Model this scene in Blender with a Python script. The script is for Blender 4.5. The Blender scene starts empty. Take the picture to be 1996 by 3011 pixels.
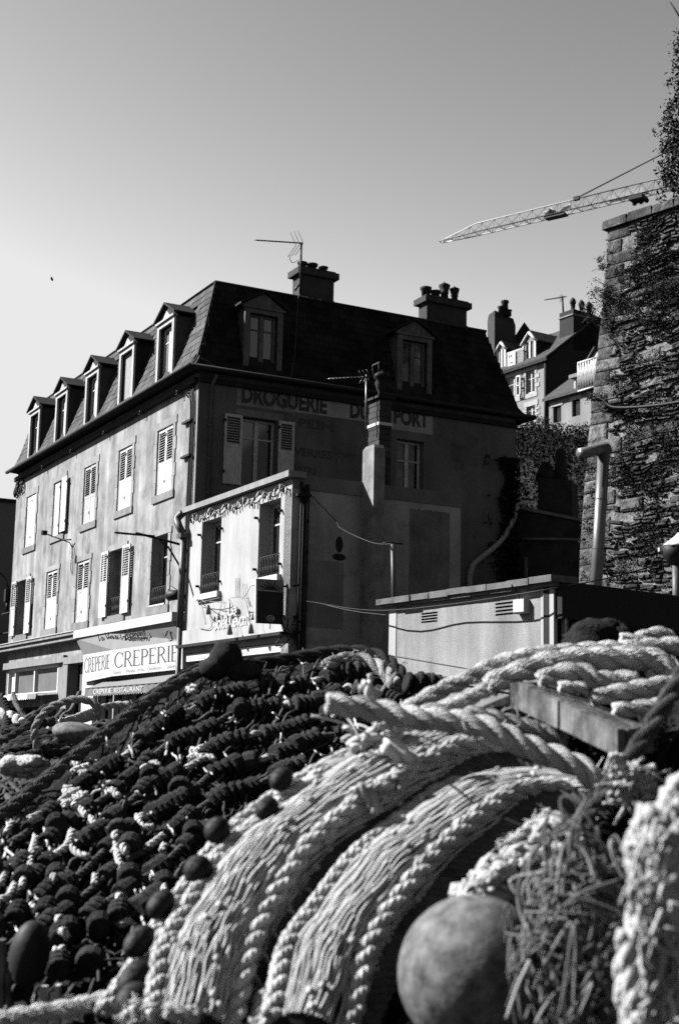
import bpy, math, random
from mathutils import Vector as V, Matrix, noise
random.seed(7)
R_ = math.radians
scene = bpy.context.scene
col = scene.collection

# ---------------------------------------------------------------- camera (50 mm on film, low on the quay, tilted up)
FPX, IW, IH = 4158.0, 1996, 3011
CXP, CYP = IW / 2, IH / 2
PIT, ROL = R_(9.3), R_(-1.2)
EYE = V((0, 0, 1.0))
_u0 = V((0, -math.sin(PIT), math.cos(PIT)))
FWD = V((0, math.cos(PIT), math.sin(PIT)))
RGT = V((1, 0, 0)) * math.cos(ROL) - _u0 * math.sin(ROL)
UPV = V((1, 0, 0)) * math.sin(ROL) + _u0 * math.cos(ROL)
cd = bpy.data.cameras.new('camera')
cam = bpy.data.objects.new('camera', cd)
col.objects.link(cam)
cd.sensor_fit = 'VERTICAL'; cd.sensor_height = 36.0; cd.lens = 36.0 * FPX / IH
cd.clip_start = 0.05; cd.clip_end = 3000
m = Matrix((RGT, UPV, -FWD)).transposed().to_4x4(); m.translation = EYE
cam.matrix_world = m
cd.dof.use_dof = True; cd.dof.focus_distance = 14.0; cd.dof.aperture_fstop = 5.6
scene.camera = cam

# ---------------------------------------------------------------- sky and sun
SUN_EL, SUN_AZ = R_(38.0), V((-0.985, 0.174, 0)).normalized()
SUND = SUN_AZ * math.cos(SUN_EL) + V((0, 0, math.sin(SUN_EL)))
w = bpy.data.worlds.new('World'); scene.world = w; w.use_nodes = True
nt = w.node_tree; nt.nodes.clear()
sky = nt.nodes.new('ShaderNodeTexSky'); sky.sky_type = 'NISHITA'; sky.sun_disc = False
sky.sun_elevation = SUN_EL; sky.sun_rotation = math.atan2(SUN_AZ.x, SUN_AZ.y)
sky.air_density = 1.0; sky.dust_density = 0.3; sky.ozone_density = 1.0
sep = nt.nodes.new('ShaderNodeSeparateColor')          # black-and-white film behind a red filter
bg = nt.nodes.new('ShaderNodeBackground'); bg.inputs['Strength'].default_value = 0.05
wo = nt.nodes.new('ShaderNodeOutputWorld')
def _m(op, a, b):
    q = nt.nodes.new('ShaderNodeMath'); q.operation = op; nt.links.new(a, q.inputs[0]); q.inputs[1].default_value = b; return q.outputs[0]
SKY_P, SKY_K, SKY_MAX = 1.95, 0.71, 2.9                      # film contrast: the red-filtered sky raised to a power, burnt out near the horizon
nt.links.new(sky.outputs[0], sep.inputs[0])
nt.links.new(_m('MINIMUM', _m('MULTIPLY', _m('POWER', sep.outputs[0], SKY_P), SKY_K), SKY_MAX), bg.inputs[0]); nt.links.new(bg.outputs[0], wo.inputs[0])
sl = bpy.data.lights.new('sun', 'SUN'); sl.energy = 5.0; sl.angle = R_(0.5); sl.color = (1, 1, 1)
so = bpy.data.objects.new('sun', sl); col.objects.link(so)
so.rotation_euler = SUND.to_track_quat('Z', 'Y').to_euler(); so.location = (-30, 0, 40)
vs = scene.view_settings
vs.view_transform = 'Standard'; vs.look = 'None'; vs.gamma = 1.0; vs.exposure = 2.5; vs.use_curve_mapping = False
scene.cycles.use_denoising = False                       # the unfiltered render keeps a little film-like grain
scene.cycles.max_bounces = 5; scene.cycles.diffuse_bounces = 2; scene.cycles.glossy_bounces = 2

# ---------------------------------------------------------------- helpers
def ray(x, y): return FWD * FPX + RGT * (x - CXP) + UPV * (CYP - y)
def atY(x, y, Y):
    d = ray(x, y); return EYE + d * (Y / d.y)
def hit(x, y, P, n):
    d = ray(x, y); return EYE + d * ((P - EYE).dot(n) / d.dot(n))
def D(x, y, Y): return atY(x * 1.27296, y * 1.27296, Y)
z1 = lambda x, y: (x / 2.24, y / 2.24 + 800)
z3 = lambda x, y: (x / 2.24 + 500, y / 2.24 + 1350)
z4 = lambda x, y: (x / 2.6133 + 500, y / 2.6133 + 650)
z5 = lambda x, y: (x / 2.6133 + 1000, y / 2.6133 + 800)
z6 = lambda x, y: (x / 2.6309 + 1400, y / 2.6309 + 800)
z7 = lambda x, y: (x / 1.75 + 1100, y / 1.75 + 1350)
z8 = lambda x, y: (x / 2.1019 + 1250, y / 2.1019 + 150)
z9 = lambda x, y: (x / 2.8, y / 2.8 + 1700)
z10 = lambda x, y: (x / 2.427 + 1350, y / 2.427 + 1350)
z11 = lambda x, y: (x / 4.612 + 560, y / 4.612 + 1650)

WP = {}                                                 # world position of each object's origin
def wpos(o): return WP[o.name] if o is not None else V((0, 0, 0))
def tag(o, label=None, cat=None, group=None, kind=None, category=None):
    cat = cat or category
    if label: o['label'] = label
    if cat: o['category'] = cat
    if group: o['group'] = group
    if kind: o['kind'] = kind
    return o
def link(o, p, parent):
    col.objects.link(o); WP[o.name] = V(p)
    if parent is not None: o.parent = parent
    o.location = V(p) - wpos(parent)
    return o
def thing(name, label, cat, loc, group=None):
    o = bpy.data.objects.new(name, None); o.empty_display_size = 0.2
    link(o, loc, None); return tag(o, label, cat, group)

class MB:
    def __init__(s): s.v = []; s.f = []; s.sm = []
    def add(s, vs, fs, smooth=False):
        b = len(s.v); s.v += [V(q) for q in vs]
        for f in fs: s.f.append([b + i for i in f]); s.sm.append(smooth)
        return s
    def hexa(s, p):
        return s.add(p, [(0, 3, 2, 1), (4, 5, 6, 7), (0, 1, 5, 4), (1, 2, 6, 5), (2, 3, 7, 6), (3, 0, 4, 7)])
    def box(s, o, a, b, c):
        o = V(o); a = V(a); b = V(b); c = V(c)
        return s.hexa([o, o + a, o + a + b, o + b, o + c, o + a + c, o + a + b + c, o + b + c])
    def fb(s, fr, s0, s1, o0, o1, zz0, zz1):            # box in a facade frame
        return s.hexa([fr(s0, o0, zz0), fr(s1, o0, zz0), fr(s1, o1, zz0), fr(s0, o1, zz0), fr(s0, o0, zz1), fr(s1, o0, zz1), fr(s1, o1, zz1), fr(s0, o1, zz1)])
    def quad(s, *p): return s.add(p, [tuple(range(len(p)))])
    def tube(s, pts, r, n=6, cap=True, smooth=True, flat=1.0):
        P = [V(p) for p in pts]; k = len(P)
        rs = r if isinstance(r, (list, tuple)) else [r] * k
        T = [(P[min(i + 1, k - 1)] - P[max(i - 1, 0)]).normalized() for i in range(k)]
        N = T[0].orthogonal().normalized(); vs = []; fs = []
        for i in range(k):
            N = (N - T[i] * N.dot(T[i])).normalized(); B = T[i].cross(N)
            for j in range(n):
                a = 2 * math.pi * j / n
                vs.append(P[i] + (N * math.cos(a) + B * math.sin(a) * flat) * rs[i])
        for i in range(k - 1):
            for j in range(n):
                fs.append((i * n + j, i * n + (j + 1) % n, (i + 1) * n + (j + 1) % n, (i + 1) * n + j))
        if cap: fs.append(tuple(range(n - 1, -1, -1))); fs.append(tuple((k - 1) * n + j for j in range(n)))
        return s.add(vs, fs, smooth)
    def lathe(s, o, ax, prof, n=12, smooth=True):       # prof: (distance along the axis, radius)
        o = V(o); ax = V(ax).normalized(); N = ax.orthogonal().normalized(); B = ax.cross(N); vs = []; fs = []
        for h, r in prof:
            for j in range(n):
                a = 2 * math.pi * j / n; vs.append(o + ax * h + (N * math.cos(a) + B * math.sin(a)) * r)
        k = len(prof)
        for i in range(k - 1):
            for j in range(n): fs.append((i * n + j, i * n + (j + 1) % n, (i + 1) * n + (j + 1) % n, (i + 1) * n + j))
        fs.append(tuple(range(n - 1, -1, -1))); fs.append(tuple((k - 1) * n + j for j in range(n)))
        return s.add(vs, fs, smooth)
    def prism(s, poly, d):                              # poly in space, thickened by the vector d
        n = len(poly); p = [V(q) for q in poly]; d = V(d)
        return s.add(p + [q + d for q in p], [tuple(range(n))[::-1], tuple(range(n, 2 * n))] + [(i, (i + 1) % n, n + (i + 1) % n, n + i) for i in range(n)])
    def mesh(s, name, mat, c=None):
        if c is None:
            c = sum(s.v, V((0, 0, 0))) / max(1, len(s.v))
        me = bpy.data.meshes.new(name)
        me.from_pydata([tuple(q - c) for q in s.v], [], s.f)
        me.polygons.foreach_set('use_smooth', s.sm)
        me.materials.append(mat); me.update()
        return me, c
    def build(s, name, mat, parent=None, origin=None, **kw):
        me, c = s.mesh(name, mat, origin)
        o = bpy.data.objects.new(name, me); link(o, c, parent)
        return tag(o, **kw)
def put(name, me, p, parent, rot=None, scale=None):     # another object on a shared mesh, at a world position
    o = bpy.data.objects.new(name, me); link(o, p, parent)
    if rot is not None: o.rotation_euler = rot
    if scale is not None: o.scale = scale
    return o
def part(name, mat, parent, fn, **kw):
    b = MB(); fn(b); return b.build(name, mat, parent, **kw)

def cr(P, n=8):                                         # Catmull-Rom through P
    P = [V(p) for p in P]; P = [P[0] * 2 - P[1]] + P + [P[-1] * 2 - P[-2]]; out = []
    for i in range(1, len(P) - 2):
        a, b, c, d = P[i - 1:i + 3]
        for k in range(n):
            t = k / n
            out.append(0.5 * (2 * b + (c - a) * t + (2 * a - 5 * b + 4 * c - d) * t * t + (3 * b - a - 3 * c + d) * t ** 3))
    out.append(P[-2]); return out

# ---------------------------------------------------------------- materials (all grey: the photograph is black and white)
ALB = 0.33                                              # base tones of all materials darkened alike; deepens shade under the raised exposure
def mat(name, c, var=.25, sc=2.0, rough=.85, bump=0.0, bsc=30.0, streak=0.0, ssc=2.5, isl=0.0, spec=.25, metal=0.0, blotch=None, bdist=.02, stretch=None):
    mt = bpy.data.materials.new(name); mt.use_nodes = True; t = mt.node_tree; n = t.nodes; L = t.links.new
    bs = n['Principled BSDF']; bs.inputs['Roughness'].default_value = rough; bs.inputs['Metallic'].default_value = metal
    bs.inputs['Specular IOR Level'].default_value = spec * (.3 if metal == 0 and rough > .3 else 1)
    geo = n.new('ShaderNodeNewGeometry'); pos = geo.outputs['Position']
    def noi(scale, detail=5.0, vec=pos, ro=.6):
        q = n.new('ShaderNodeTexNoise'); q.inputs['Scale'].default_value = scale; q.inputs['Detail'].default_value = detail
        q.inputs['Roughness'].default_value = ro; L(vec, q.inputs['Vector']); return q.outputs[0]
    def mapr(x, a, b, lo=.3, hi=.7):
        q = n.new('ShaderNodeMapRange'); q.inputs[1].default_value = lo; q.inputs[2].default_value = hi
        q.inputs[3].default_value = a; q.inputs[4].default_value = b; L(x, q.inputs[0]); return q.outputs[0]
    def math_(op, a, b):
        q = n.new('ShaderNodeMath'); q.operation = op
        for i, x in enumerate((a, b)):
            if isinstance(x, (int, float)): q.inputs[i].default_value = x
            else: L(x, q.inputs[i])
        return q.outputs[0]
    val = mapr(noi(sc), 1 - var, 1 + var)
    if streak:
        mp = n.new('ShaderNodeMapping'); mp.inputs['Scale'].default_value = (ssc, ssc, ssc * .12); L(pos, mp.inputs[0])
        val = math_('MULTIPLY', val, mapr(noi(1.0, 6, mp.outputs[0], .65), 1 - streak, 1 + streak * .5))
    if blotch:
        bscale, lo, amount = blotch
        val = math_('MULTIPLY', val, mapr(noi(bscale, 8, ro=.7), 1.0, amount, lo, lo + .12))
    if isl:
        val = math_('MULTIPLY', val, mapr(geo.outputs['Random Per Island'], 1 - isl, 1 + isl, 0, 1))
        oi = n.new('ShaderNodeObjectInfo')
        val = math_('MULTIPLY', val, mapr(oi.outputs['Random'], 1 - isl, 1 + isl, 0, 1))
    val = math_('MULTIPLY', val, c * ALB); L(val, bs.inputs['Base Color'])
    if bump:
        bp = n.new('ShaderNodeBump'); bp.inputs['Strength'].default_value = bump; bp.inputs['Distance'].default_value = bdist
        vec = pos
        if stretch:
            mp = n.new('ShaderNodeMapping'); mp.inputs['Scale'].default_value = stretch; L(pos, mp.inputs[0]); vec = mp.outputs[0]
        L(noi(bsc, 4, vec), bp.inputs['Height']); L(bp.outputs[0], bs.inputs['Normal'])
    return mt
def glass(name, c=.02, rough=.06, spec=.5):
    return mat(name, c, .3, 1.2, rough, .02, 2.0, spec=spec)

M = {}
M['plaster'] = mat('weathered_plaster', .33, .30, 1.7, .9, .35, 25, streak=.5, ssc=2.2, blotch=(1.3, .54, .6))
M['plaster_shade'] = mat('shade_toned_render', .16, .25, .8, .92, .3, 25, streak=.3, ssc=1.2, blotch=(.9, .56, .6))  # side wall render darkened to carry its shade, besides streaks and blotches
M['band'] = mat('render_band', .18, .2, 1.5, .9, .2, 30)
M['annex_white'] = mat('white_painted_render', .45, .10, 1.5, .85, .15, 40, streak=.2, ssc=3.0, blotch=(1.6, .58, .78))
M['annex_side'] = mat('cement_render', .36, .3, 1.0, .9, .25, 25, streak=.3, ssc=1.3, blotch=(.9, .55, .5))
M['stone_trim'] = mat('granite_trim', .32, .15, 6, .9, .25, 60, isl=.14, streak=.18)
M['stone_dark'] = mat('granite_trim_weathered', .23, .2, 4, .9, .25, 60, isl=.12, streak=.25)
M['white'] = mat('white_paint', .68, .04, 3, .6, .05, 60, streak=.05, ssc=6)
M['white_old'] = mat('old_white_paint', .50, .12, 4, .7, .1, 60, streak=.25, ssc=7, blotch=(9, .60, .5))
M['dormer_shade'] = mat('dormer_paint_shade_copy', .15, .25, 6, .85, streak=.3, ssc=8)  # darker copy of the dormer paint, shade toned in for the side roof
M['shutter_shade'] = mat('flaking_paint_shade_copy', .58, .2, 6, .8, .1, 60, blotch=(12, .58, .55))  # flaking shutter paint, copied a little greyer for the shaded side
M['slate'] = mat('slate', .072, .3, 3, .75, .25, 60, isl=.42, spec=.12)
M['parapet'] = mat('parapet_render', .30, .15, 3, .9, .2, 40, streak=.2)
M['slate_shade'] = mat('shade_toned_slate', .028, .5, 1.2, .95, .3, 60, isl=.3, spec=.05)  # side roof slates coloured darker to stand for the shade there
M['slate_base'] = mat('slate_underlay', .03, .2, 3, .8)
M['zinc'] = mat('dark_zinc', .03, .25, 3, .7, .1, 30, spec=.15)
M['zinc_light'] = mat('zinc_pipe', .10, .3, 5, .5, .1, 30, streak=.3, spec=.4)
M['iron'] = mat('black_iron', .02, .2, 8, .6)
M['glass'] = glass('window_glass')
M['glass_grey'] = mat('grey_pane_reflection', .20, .12, 2, .25, 0, spec=.5)  # reflection in the panes put in as a plain grey
M['curtain'] = mat('net_curtain', .34, .12, 8, .9, .3, 40, stretch=(1, 1, .05))
M['wood_dark'] = mat('dark_door_paint', .02, .2, 4, .5)
M['brick_dark'] = mat('sooty_brick', .05, .3, 5, .9, .4, 40, isl=.3)
M['chim'] = mat('sooty_render', .06, .3, 2.5, .9, .35, 30, streak=.3)
M['pot'] = mat('chimney_pot_clay', .03, .3, 6, .8)
M['shopstone'] = mat('shopfront_render', .27, .18, 2.5, .85, .15, 40, streak=.25)
M['sign_white'] = mat('sign_white', .60, .03, 2, .5)
M['sign_grey'] = mat('sign_fascia', .26, .08, 2, .6, streak=.08)
M['ink_grey'] = mat('faded_ink', .06, .25, 9, .6)
M['ink_dark'] = mat('dark_ink', .04, .2, 9, .6)
M['ink_faint'] = mat('faint_ink', .42, .1, 9, .6)
M['letter_white'] = mat('white_letter', .55, .2, 9, .7)
M['awning'] = mat('awning_cloth', .22, .1, 3, .9)
M['awning_dark'] = mat('awning_valance', .17, .15, 3, .9)
M['sign_dark'] = mat('dark_sign_board', .03, .15, 3, .5)
M['shed'] = mat('pebbledash', .34, .12, 2, .95, .8, 95, streak=.42, ssc=2.0, bdist=.015, blotch=(1.2, .6, .82))
M['shed_trim'] = mat('smooth_corner_render', .44, .06, 2, .9, streak=.12)
M['concrete'] = mat('weathered_concrete', .15, .3, 4, .95, .4, 30, blotch=(5, .56, .45))
M['shed_dark'] = mat('dark_cladding', .02, .2, 2, .7)
M['galv'] = mat('galvanised_flue', .13, .2, 3, .4, .05, 20, metal=.3, spec=.4)
M['hose'] = mat('pale_hose', .35, .15, 8, .7)
M['mortar'] = mat('rubble_mortar', .22, .6, 7, .95, .8, 14, blotch=(2.6, .50, .22), bdist=.06)
M['rubble'] = mat('schist_rubble', .066, .8, 9, .85, .9, 18, isl=.6, bdist=.06, blotch=(2.0, .55, .4))
M['quoin'] = mat('granite_quoin', .115, .7, 7, .9, .9, 18, isl=.45, blotch=(.55, .5, .4), bdist=.04)
M['leaf'] = mat('dark_foliage', .020, .4, .35, .8, isl=.6, spec=.1)
M['hillsoil'] = mat('hillside_soil', .035, .3, .4, .95, .4, 2)
M['ground'] = mat('quay_asphalt', .045, .25, .6, .9, .3, 20)
M['pave'] = mat('pavement_concrete', .16, .2, 1, .9, .2, 15)
M['crane_white'] = mat('crane_white_paint', .75, .05, 1, .5)
M['crane_dark'] = mat('crane_grey_steel', .10, .2, 1, .6)
M['hillwall'] = mat('hill_house_render', .27, .15, .5, .9, .2, 8, streak=.25, ssc=.6)
M['hilldark'] = mat('slate_hung_gable', .025, .25, .6, .8)
M['neigh'] = mat('grey_neighbour_render', .22, .1, .5, .9)
M['bark'] = mat('bark', .05, .3, 6, .9, .4, 30)

# ---------------------------------------------------------------- facade frames
AA = R_(28.0)
dA = V((-math.sin(AA), math.cos(AA), 0)); dB = V((math.cos(AA), math.sin(AA), 0)); nA = -dB; nB = -dA
C0 = atY(578, 1320, 32.0); C0.z = 0
def FA(s, o, z): return C0 + dA * s + nA * o + V((0, 0, z))
def FB(s, o, z): return C0 + dB * s + nB * o + V((0, 0, z))
def pa(q, o=0):
    h = hit(q[0], q[1], C0 + nA * o, nA); return (h - C0).dot(dA), h.z
def pb(q, o=0):
    h = hit(q[0], q[1], C0 + nB * o, nB); return (h - C0).dot(dB), h.z
K0 = C0 + dA * -5.58 + nA * .25
def FS(s, o, z): return K0 + dB * s + nB * o + V((0, 0, z))        # side wall of the cafe
def FK(s, o, z): return C0 + nA * .25 + dA * s + nA * o + V((0, 0, z))   # front of the cafe
def ps(q, o=0):
    h = hit(q[0], q[1], K0 + nB * o, nB); return (h - K0).dot(dB), h.z
def pk(q, o=0): return pa(q, .25 + o)

def holed(b, fr, s0, s1, za, zb, holes, depth=.26, o=0.0):
    ss = sorted({s0, s1} | {h[0] for h in holes} | {h[1] for h in holes}); zs = sorted({za, zb} | {h[2] for h in holes} | {h[3] for h in holes})
    for i in range(len(ss) - 1):
        for j in range(len(zs) - 1):
            a, c = (ss[i] + ss[i + 1]) / 2, (zs[j] + zs[j + 1]) / 2
            if any(h[0] < a < h[1] and h[2] < c < h[3] for h in holes): continue
            b.quad(fr(ss[i], o, zs[j]), fr(ss[i + 1], o, zs[j]), fr(ss[i + 1], o, zs[j + 1]), fr(ss[i], o, zs[j + 1]))
    for h in holes:
        q = [(h[0], h[2]), (h[1], h[2]), (h[1], h[3]), (h[0], h[3])]
        for k in range(4):
            (a, c), (e, g) = q[k], q[(k + 1) % 4]
            b.quad(fr(a, o, c), fr(e, o, g), fr(e, o - depth, g), fr(a, o - depth, c))

def window(fr, s0, s1, za, zb, parent, depth=.2, fm=None, gm=None, transom=.72, sill=True, name='window', fw=.06, curtain=False):
    fm = fm or M['white_old']; gm = gm or M['glass']
    b = MB(); o0, o1 = -depth - .05, -depth; mid = (s0 + s1) / 2; e = .003
    b.fb(fr, s0 + e, s0 + fw, o0, o1, za + e, zb - e); b.fb(fr, s1 - fw, s1 - e, o0, o1, za + e, zb - e)
    b.fb(fr, s0 + fw, s1 - fw, o0, o1 - .003, zb - fw, zb - e); b.fb(fr, s0 + fw, s1 - fw, o0, o1 - .003, za + e, za + fw * 1.3)
    b.fb(fr, mid - .05, mid + .05, o0, o1 + .012, za + fw * 1.3, zb - fw)
    if transom:
        zt = za + (zb - za) * transom
        b.fb(fr, s0 + fw, mid - .05, o0, o1 - .006, zt - .018, zt + .018); b.fb(fr, mid + .05, s1 - fw, o0, o1 - .006, zt - .018, zt + .018)
    w_ = b.build(name, fm, parent)
    for (a, c) in ((s0 + fw, mid - .05), (mid + .05, s1 - fw)):
        part('pane', gm, w_, lambda b: b.fb(fr, a, c, o0 + .012, o0 + .022, za + fw, zb - fw))
    if curtain:
        part('curtain', M['curtain'], w_, lambda b: [b.fb(fr, s0 + fw + i * .05, s0 + fw + i * .05 + .045, o0 - .05 - .02 * (i % 2), o0 - .045 - .02 * (i % 2), za + fw, zb - fw) for i in range(int((s1 - s0 - 2 * fw) / .05))])
    return w_

def shutter(fr, s0, s1, za, zb, o, parent, split=.47, mt=None, louvre=True, pitch=.062, th=.04):
    mt = mt or M['white']; b = MB(); st = .055; zl = za + (zb - za) * split if louvre else zb
    b.fb(fr, s0, s0 + st, o, o + th, za, zb); b.fb(fr, s1 - st, s1, o, o + th, za, zb)
    b.fb(fr, s0 + st, s1 - st, o + .002, o + th - .002, zb - .07, zb)
    if louvre: b.fb(fr, s0 + st, s1 - st, o + .002, o + th - .002, zl - .05, zl + .03)
    b.fb(fr, s0 + st, s1 - st, o + .006, o + th - .008, za, zl - (.05 if louvre else .07))
    b.fb(fr, s0 + st, s1 - st, o + .003, o + th - .001, za, za + .08)
    s_ = b.build('shutter', mt, parent)
    if louvre:
        b = MB(); z = zl + .03 + .01
        while z < zb - .07 - .03:
            p = [fr(s0 + st, o + th - .004, z), fr(s1 - st, o + th - .004, z), fr(s1 - st, o + .006, z + .014), fr(s0 + st, o + .006, z + .014)]
            b.prism(p, V((0, 0, .007))); z += pitch
        b.build('louvre_slats', mt, s_, kind='stuff')
    for zz in (za + .25, zb - .2):
        part('hinge', M['iron'], s_, lambda b: b.fb(fr, s0 - .03, s0 + .03, o + th, o + th + .012, zz, zz + .07))
    return s_

def surround(fr, s0, s1, za, zb, O0, O1, Z0, Z1, parent, lab=None):
    """stones round an opening s0..s1, za..zb out to O0..O1, Z0..Z1"""
    st = []
    st.append((O0, O1, zb, Z1)); st.append((O0 + .02, O1 - .02, Z0, za))
    n = 5
    for side in (0, 1):
        for k in range(n):
            a = za + (zb - za) * k / n; c = za + (zb - za) * (k + 1) / n
            ex = .0 if k % 2 else .05
            st.append((O0 + ex, s0, a, c) if side == 0 else (s1, O1 - ex, a, c))
    for i, (a, c, e, g) in enumerate(st):
        mt = M['stone_dark'] if i == 1 else M['stone_trim']
        part('stone', mt, parent, lambda b: b.fb(fr, a + .004, c - .004, -.05, .022 + (.02 if i == 1 else random.uniform(0, .008)), e + .004, g - .004))

def railing(fr, s0, s1, za, zb, o, parent):
    b = MB()
    b.tube([fr(s0, o, zb), fr(s1, o, zb)], .012, 5); b.tube([fr(s0, o, za), fr(s1, o, za)], .01, 5)
    n = 7
    for i in range(n):
        s = s0 + (s1 - s0) * (i + .5) / n; r = (s1 - s0) / n * .45; h = (zb - za)
        b.tube([fr(s + r * math.cos(t), o, za + h * (.5 + .46 * math.sin(t))) for t in [k * math.pi / 6 for k in range(13)]], .008, 4)
        b.tube([fr(s + r * .9 * math.sin(t * 2) * (1 - t / 7), o + .01, za + h * t / 6.3) for t in [k * .63 for k in range(11)]], .006, 4)
    for s in (s0, s1): b.tube([fr(s, o, za), fr(s, o, zb)], .01, 5); b.tube([fr(s, o, zb), fr(s, -.1, zb)], .01, 5)
    return b.build('railing', M['iron'], parent)

# ---------------------------------------------------------------- lettering
def text(fr, s, z, height, string, mt, parent, o=.01, width=None, right=True, bold=0.0, name='lettering', thick=.004, adv=None):
    """flat letters, s falls to the reader's right on facade A (right=True), rises on facade B"""
    cu = bpy.data.curves.new('tmp_text', 'FONT'); cu.body = string; cu.size = 1.0; cu.offset = bold; cu.resolution_u = 3
    if adv: cu.space_character = adv
    ob = bpy.data.objects.new('tmp_text', cu); col.objects.link(ob)
    dg = bpy.context.evaluated_depsgraph_get(); me = bpy.data.meshes.new_from_object(ob.evaluated_get(dg))
    bpy.data.objects.remove(ob); bpy.data.curves.remove(cu)
    xs = [v.co.x for v in me.vertices]; ys = [v.co.y for v in me.vertices]
    x0, x1, y0, y1 = min(xs), max(xs), 0.0, .729
    ky = height / y1; kx = (width / (x1 - x0)) if width else ky
    b = MB(); sg = -1 if right else 1
    b.add([fr(s + sg * (v.co.x - x0) * kx, o, z + v.co.y * ky) for v in me.vertices], [tuple(p.vertices) for p in me.polygons])
    bpy.data.meshes.remove(me)
    return b.build(name, mt, parent)

def ell(cx, cy, rx, ry, a0, a1, n=10):
    return [(cx + rx * math.cos(R_(a0 + (a1 - a0) * i / n)), cy + ry * math.sin(R_(a0 + (a1 - a0) * i / n))) for i in range(n + 1)]
G = {   # single-stroke letters: (advance, [polylines])
 'L': (.55, [[(.05, 1), (.05, 0), (.5, 0)]]), 'l': (.16, [[(.06, 1), (.06, 0)]]), 'i': (.16, [[(.06, .62), (.06, 0)], [(.06, .8), (.06, .86)]]),
 'e': (.5, [[(.03, .33)] + ell(.23, .31, .2, .31, 5, 320, 12)]), 'V': (.65, [[(0, 1), (.3, 0), (.6, 1)]]), 'v': (.45, [[(0, .62), (.2, 0), (.4, .62)]]),
 'u': (.5, [[(.04, .62), (.04, .2)] + ell(.22, .2, .18, .2, 180, 360, 6) + [(.4, .62), (.4, 0)]]), 'x': (.45, [[(0, .62), (.38, 0)], [(.38, .62), (0, 0)]]),
 'G': (.8, [ell(.38, .5, .36, .5, 50, 330, 14) + [(.72, .45), (.4, .45)], [(.72, .45), (.66, -.2)]]), 'r': (.35, [[(.05, .62), (.05, 0)], [(.05, .35)] + ell(.22, .4, .16, .2, 160, 60, 5)]),
 'm': (.75, [[(.04, .62), (.04, 0)], [(.04, .35)] + ell(.19, .4, .15, .2, 170, 10, 6) + [(.34, 0)], [(.34, .35)] + ell(.49, .4, .15, .2, 170, 10, 6) + [(.64, 0)]]),
 'n': (.5, [[(.04, .62), (.04, 0)], [(.04, .35)] + ell(.21, .4, .17, .2, 170, 10, 6) + [(.38, 0)]]),
 't': (.36, [[(.15, .95), (.15, .1), (.26, 0), (.34, .05)], [(0, .62), (.32, .62)]]), 'S': (.6, [ell(.28, .75, .24, .25, 30, 250, 9) + ell(.28, .25, .25, .25, 80, -150, 9)]),
 'o': (.52, [ell(.23, .31, .2, .31, 0, 360, 14)]), 'a': (.5, [ell(.21, .31, .19, .31, 30, 330, 12), [(.4, .62), (.4, 0)]]),
 'E': (.5, [[(.03, .33)] + ell(.23, .31, .2, .31, 5, 320, 12), [(.15, .75), (.34, .95)]]), ' ': (.35, []),
}
def strokes(fr, s, z, h, string, mt, parent, width, o=.01, sw=.09, slant=0.0, thick=.012, right=True, rise=0.0, name='lettering'):
    tot = sum(G[c][0] for c in string); k = width / tot; x = 0; b = MB(); sg = -1 if right else 1
    for c in string:
        for pl in G[c][1]:
            for i in range(len(pl) - 1):
                (ax, ay), (bx, by) = pl[i], pl[i + 1]; dx, dy = bx - ax, by - ay; l = math.hypot(dx, dy) or 1
                px, py = -dy / l * sw / 2, dx / l * sw / 2; ex, ey = dx / l * sw * .3, dy / l * sw * .3
                q = [(ax + px - ex, ay + py - ey), (ax - px - ex, ay - py - ey), (bx - px + ex, by - py + ey), (bx + px + ex, by + py + ey)]
                b.prism([fr(s + sg * (x + (u + slant * v_) * k), o + i * .0004, z + v_ * h + rise * (x + u * k)) for u, v_ in q], (fr(0, thick, 0) - fr(0, 0, 0)))
        x += G[c][0] * k
    return b.build(name, mt, parent)
def serif(pt, string, box, mt, parent, sw=.075, name='lettering'):
    """roman capitals; pt(u, v) places a point of the unit box on the board; thick uprights, thin arms, small serifs"""
    b = MB(); T, t = sw, sw * .42
    def bar(x0, y0, x1, y1): return [(x0, y0), (x1, y0), (x1, y1), (x0, y1)]
    def arc(cx, cy, rx, ry, a0, a1, th0, th1, n=12):
        o = []
        for i in range(n):
            q = []
            for ii, s_ in ((i, 1), (i + 1, 1), (i + 1, -1), (i, -1)):
                a = R_(a0 + (a1 - a0) * ii / n); th = th1 + (th0 - th1) * abs(math.cos(a))
                q.append((cx + (rx + s_ * th / 2) * math.cos(a), cy + (ry + s_ * th / 2) * math.sin(a)))
            o.append(q)
        return o
    st = lambda x: [bar(x, 0, x + T, 1), bar(x - .05, 0, x + T + .05, .03), bar(x - .05, .97, x + T + .05, 1)]
    g = {'I': (.28, st(.1)),
         'E': (.62, st(.08) + [bar(.08, 0, .55, t), bar(.08, 1 - t, .52, 1), bar(.08, .5, .42, .5 + t), bar(.52, 0, .55, .18), bar(.49, .84, .52, 1), bar(.4, .43, .42, .62)]),
         'P': (.62, st(.08) + arc(.27, .745, .26, .245, -90, 90, T, t) + [bar(.1, 1 - t, .28, 1), bar(.1, .48, .28, .48 + t)]),
         'C': (.8, arc(.43, .5, .36, .48, 40, 320, T, t, 18) + [bar(.69, .68, .72, .95)])}
    g['R'] = (.72, g['P'][1] + [[(.28, .5), (.36, .5), (.7, .02), (.6, 0)], bar(.56, 0, .74, .03)])
    tot = sum(g[c][0] for c in string); x = 0
    for c in string:
        for q in g[c][1]:
            b.add([pt((x + u * 1.0) / tot, v_) for u, v_ in q], [(0, 1, 2, 3)])
        x += g[c][0]
    return b.build(name, mt, parent)
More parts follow.
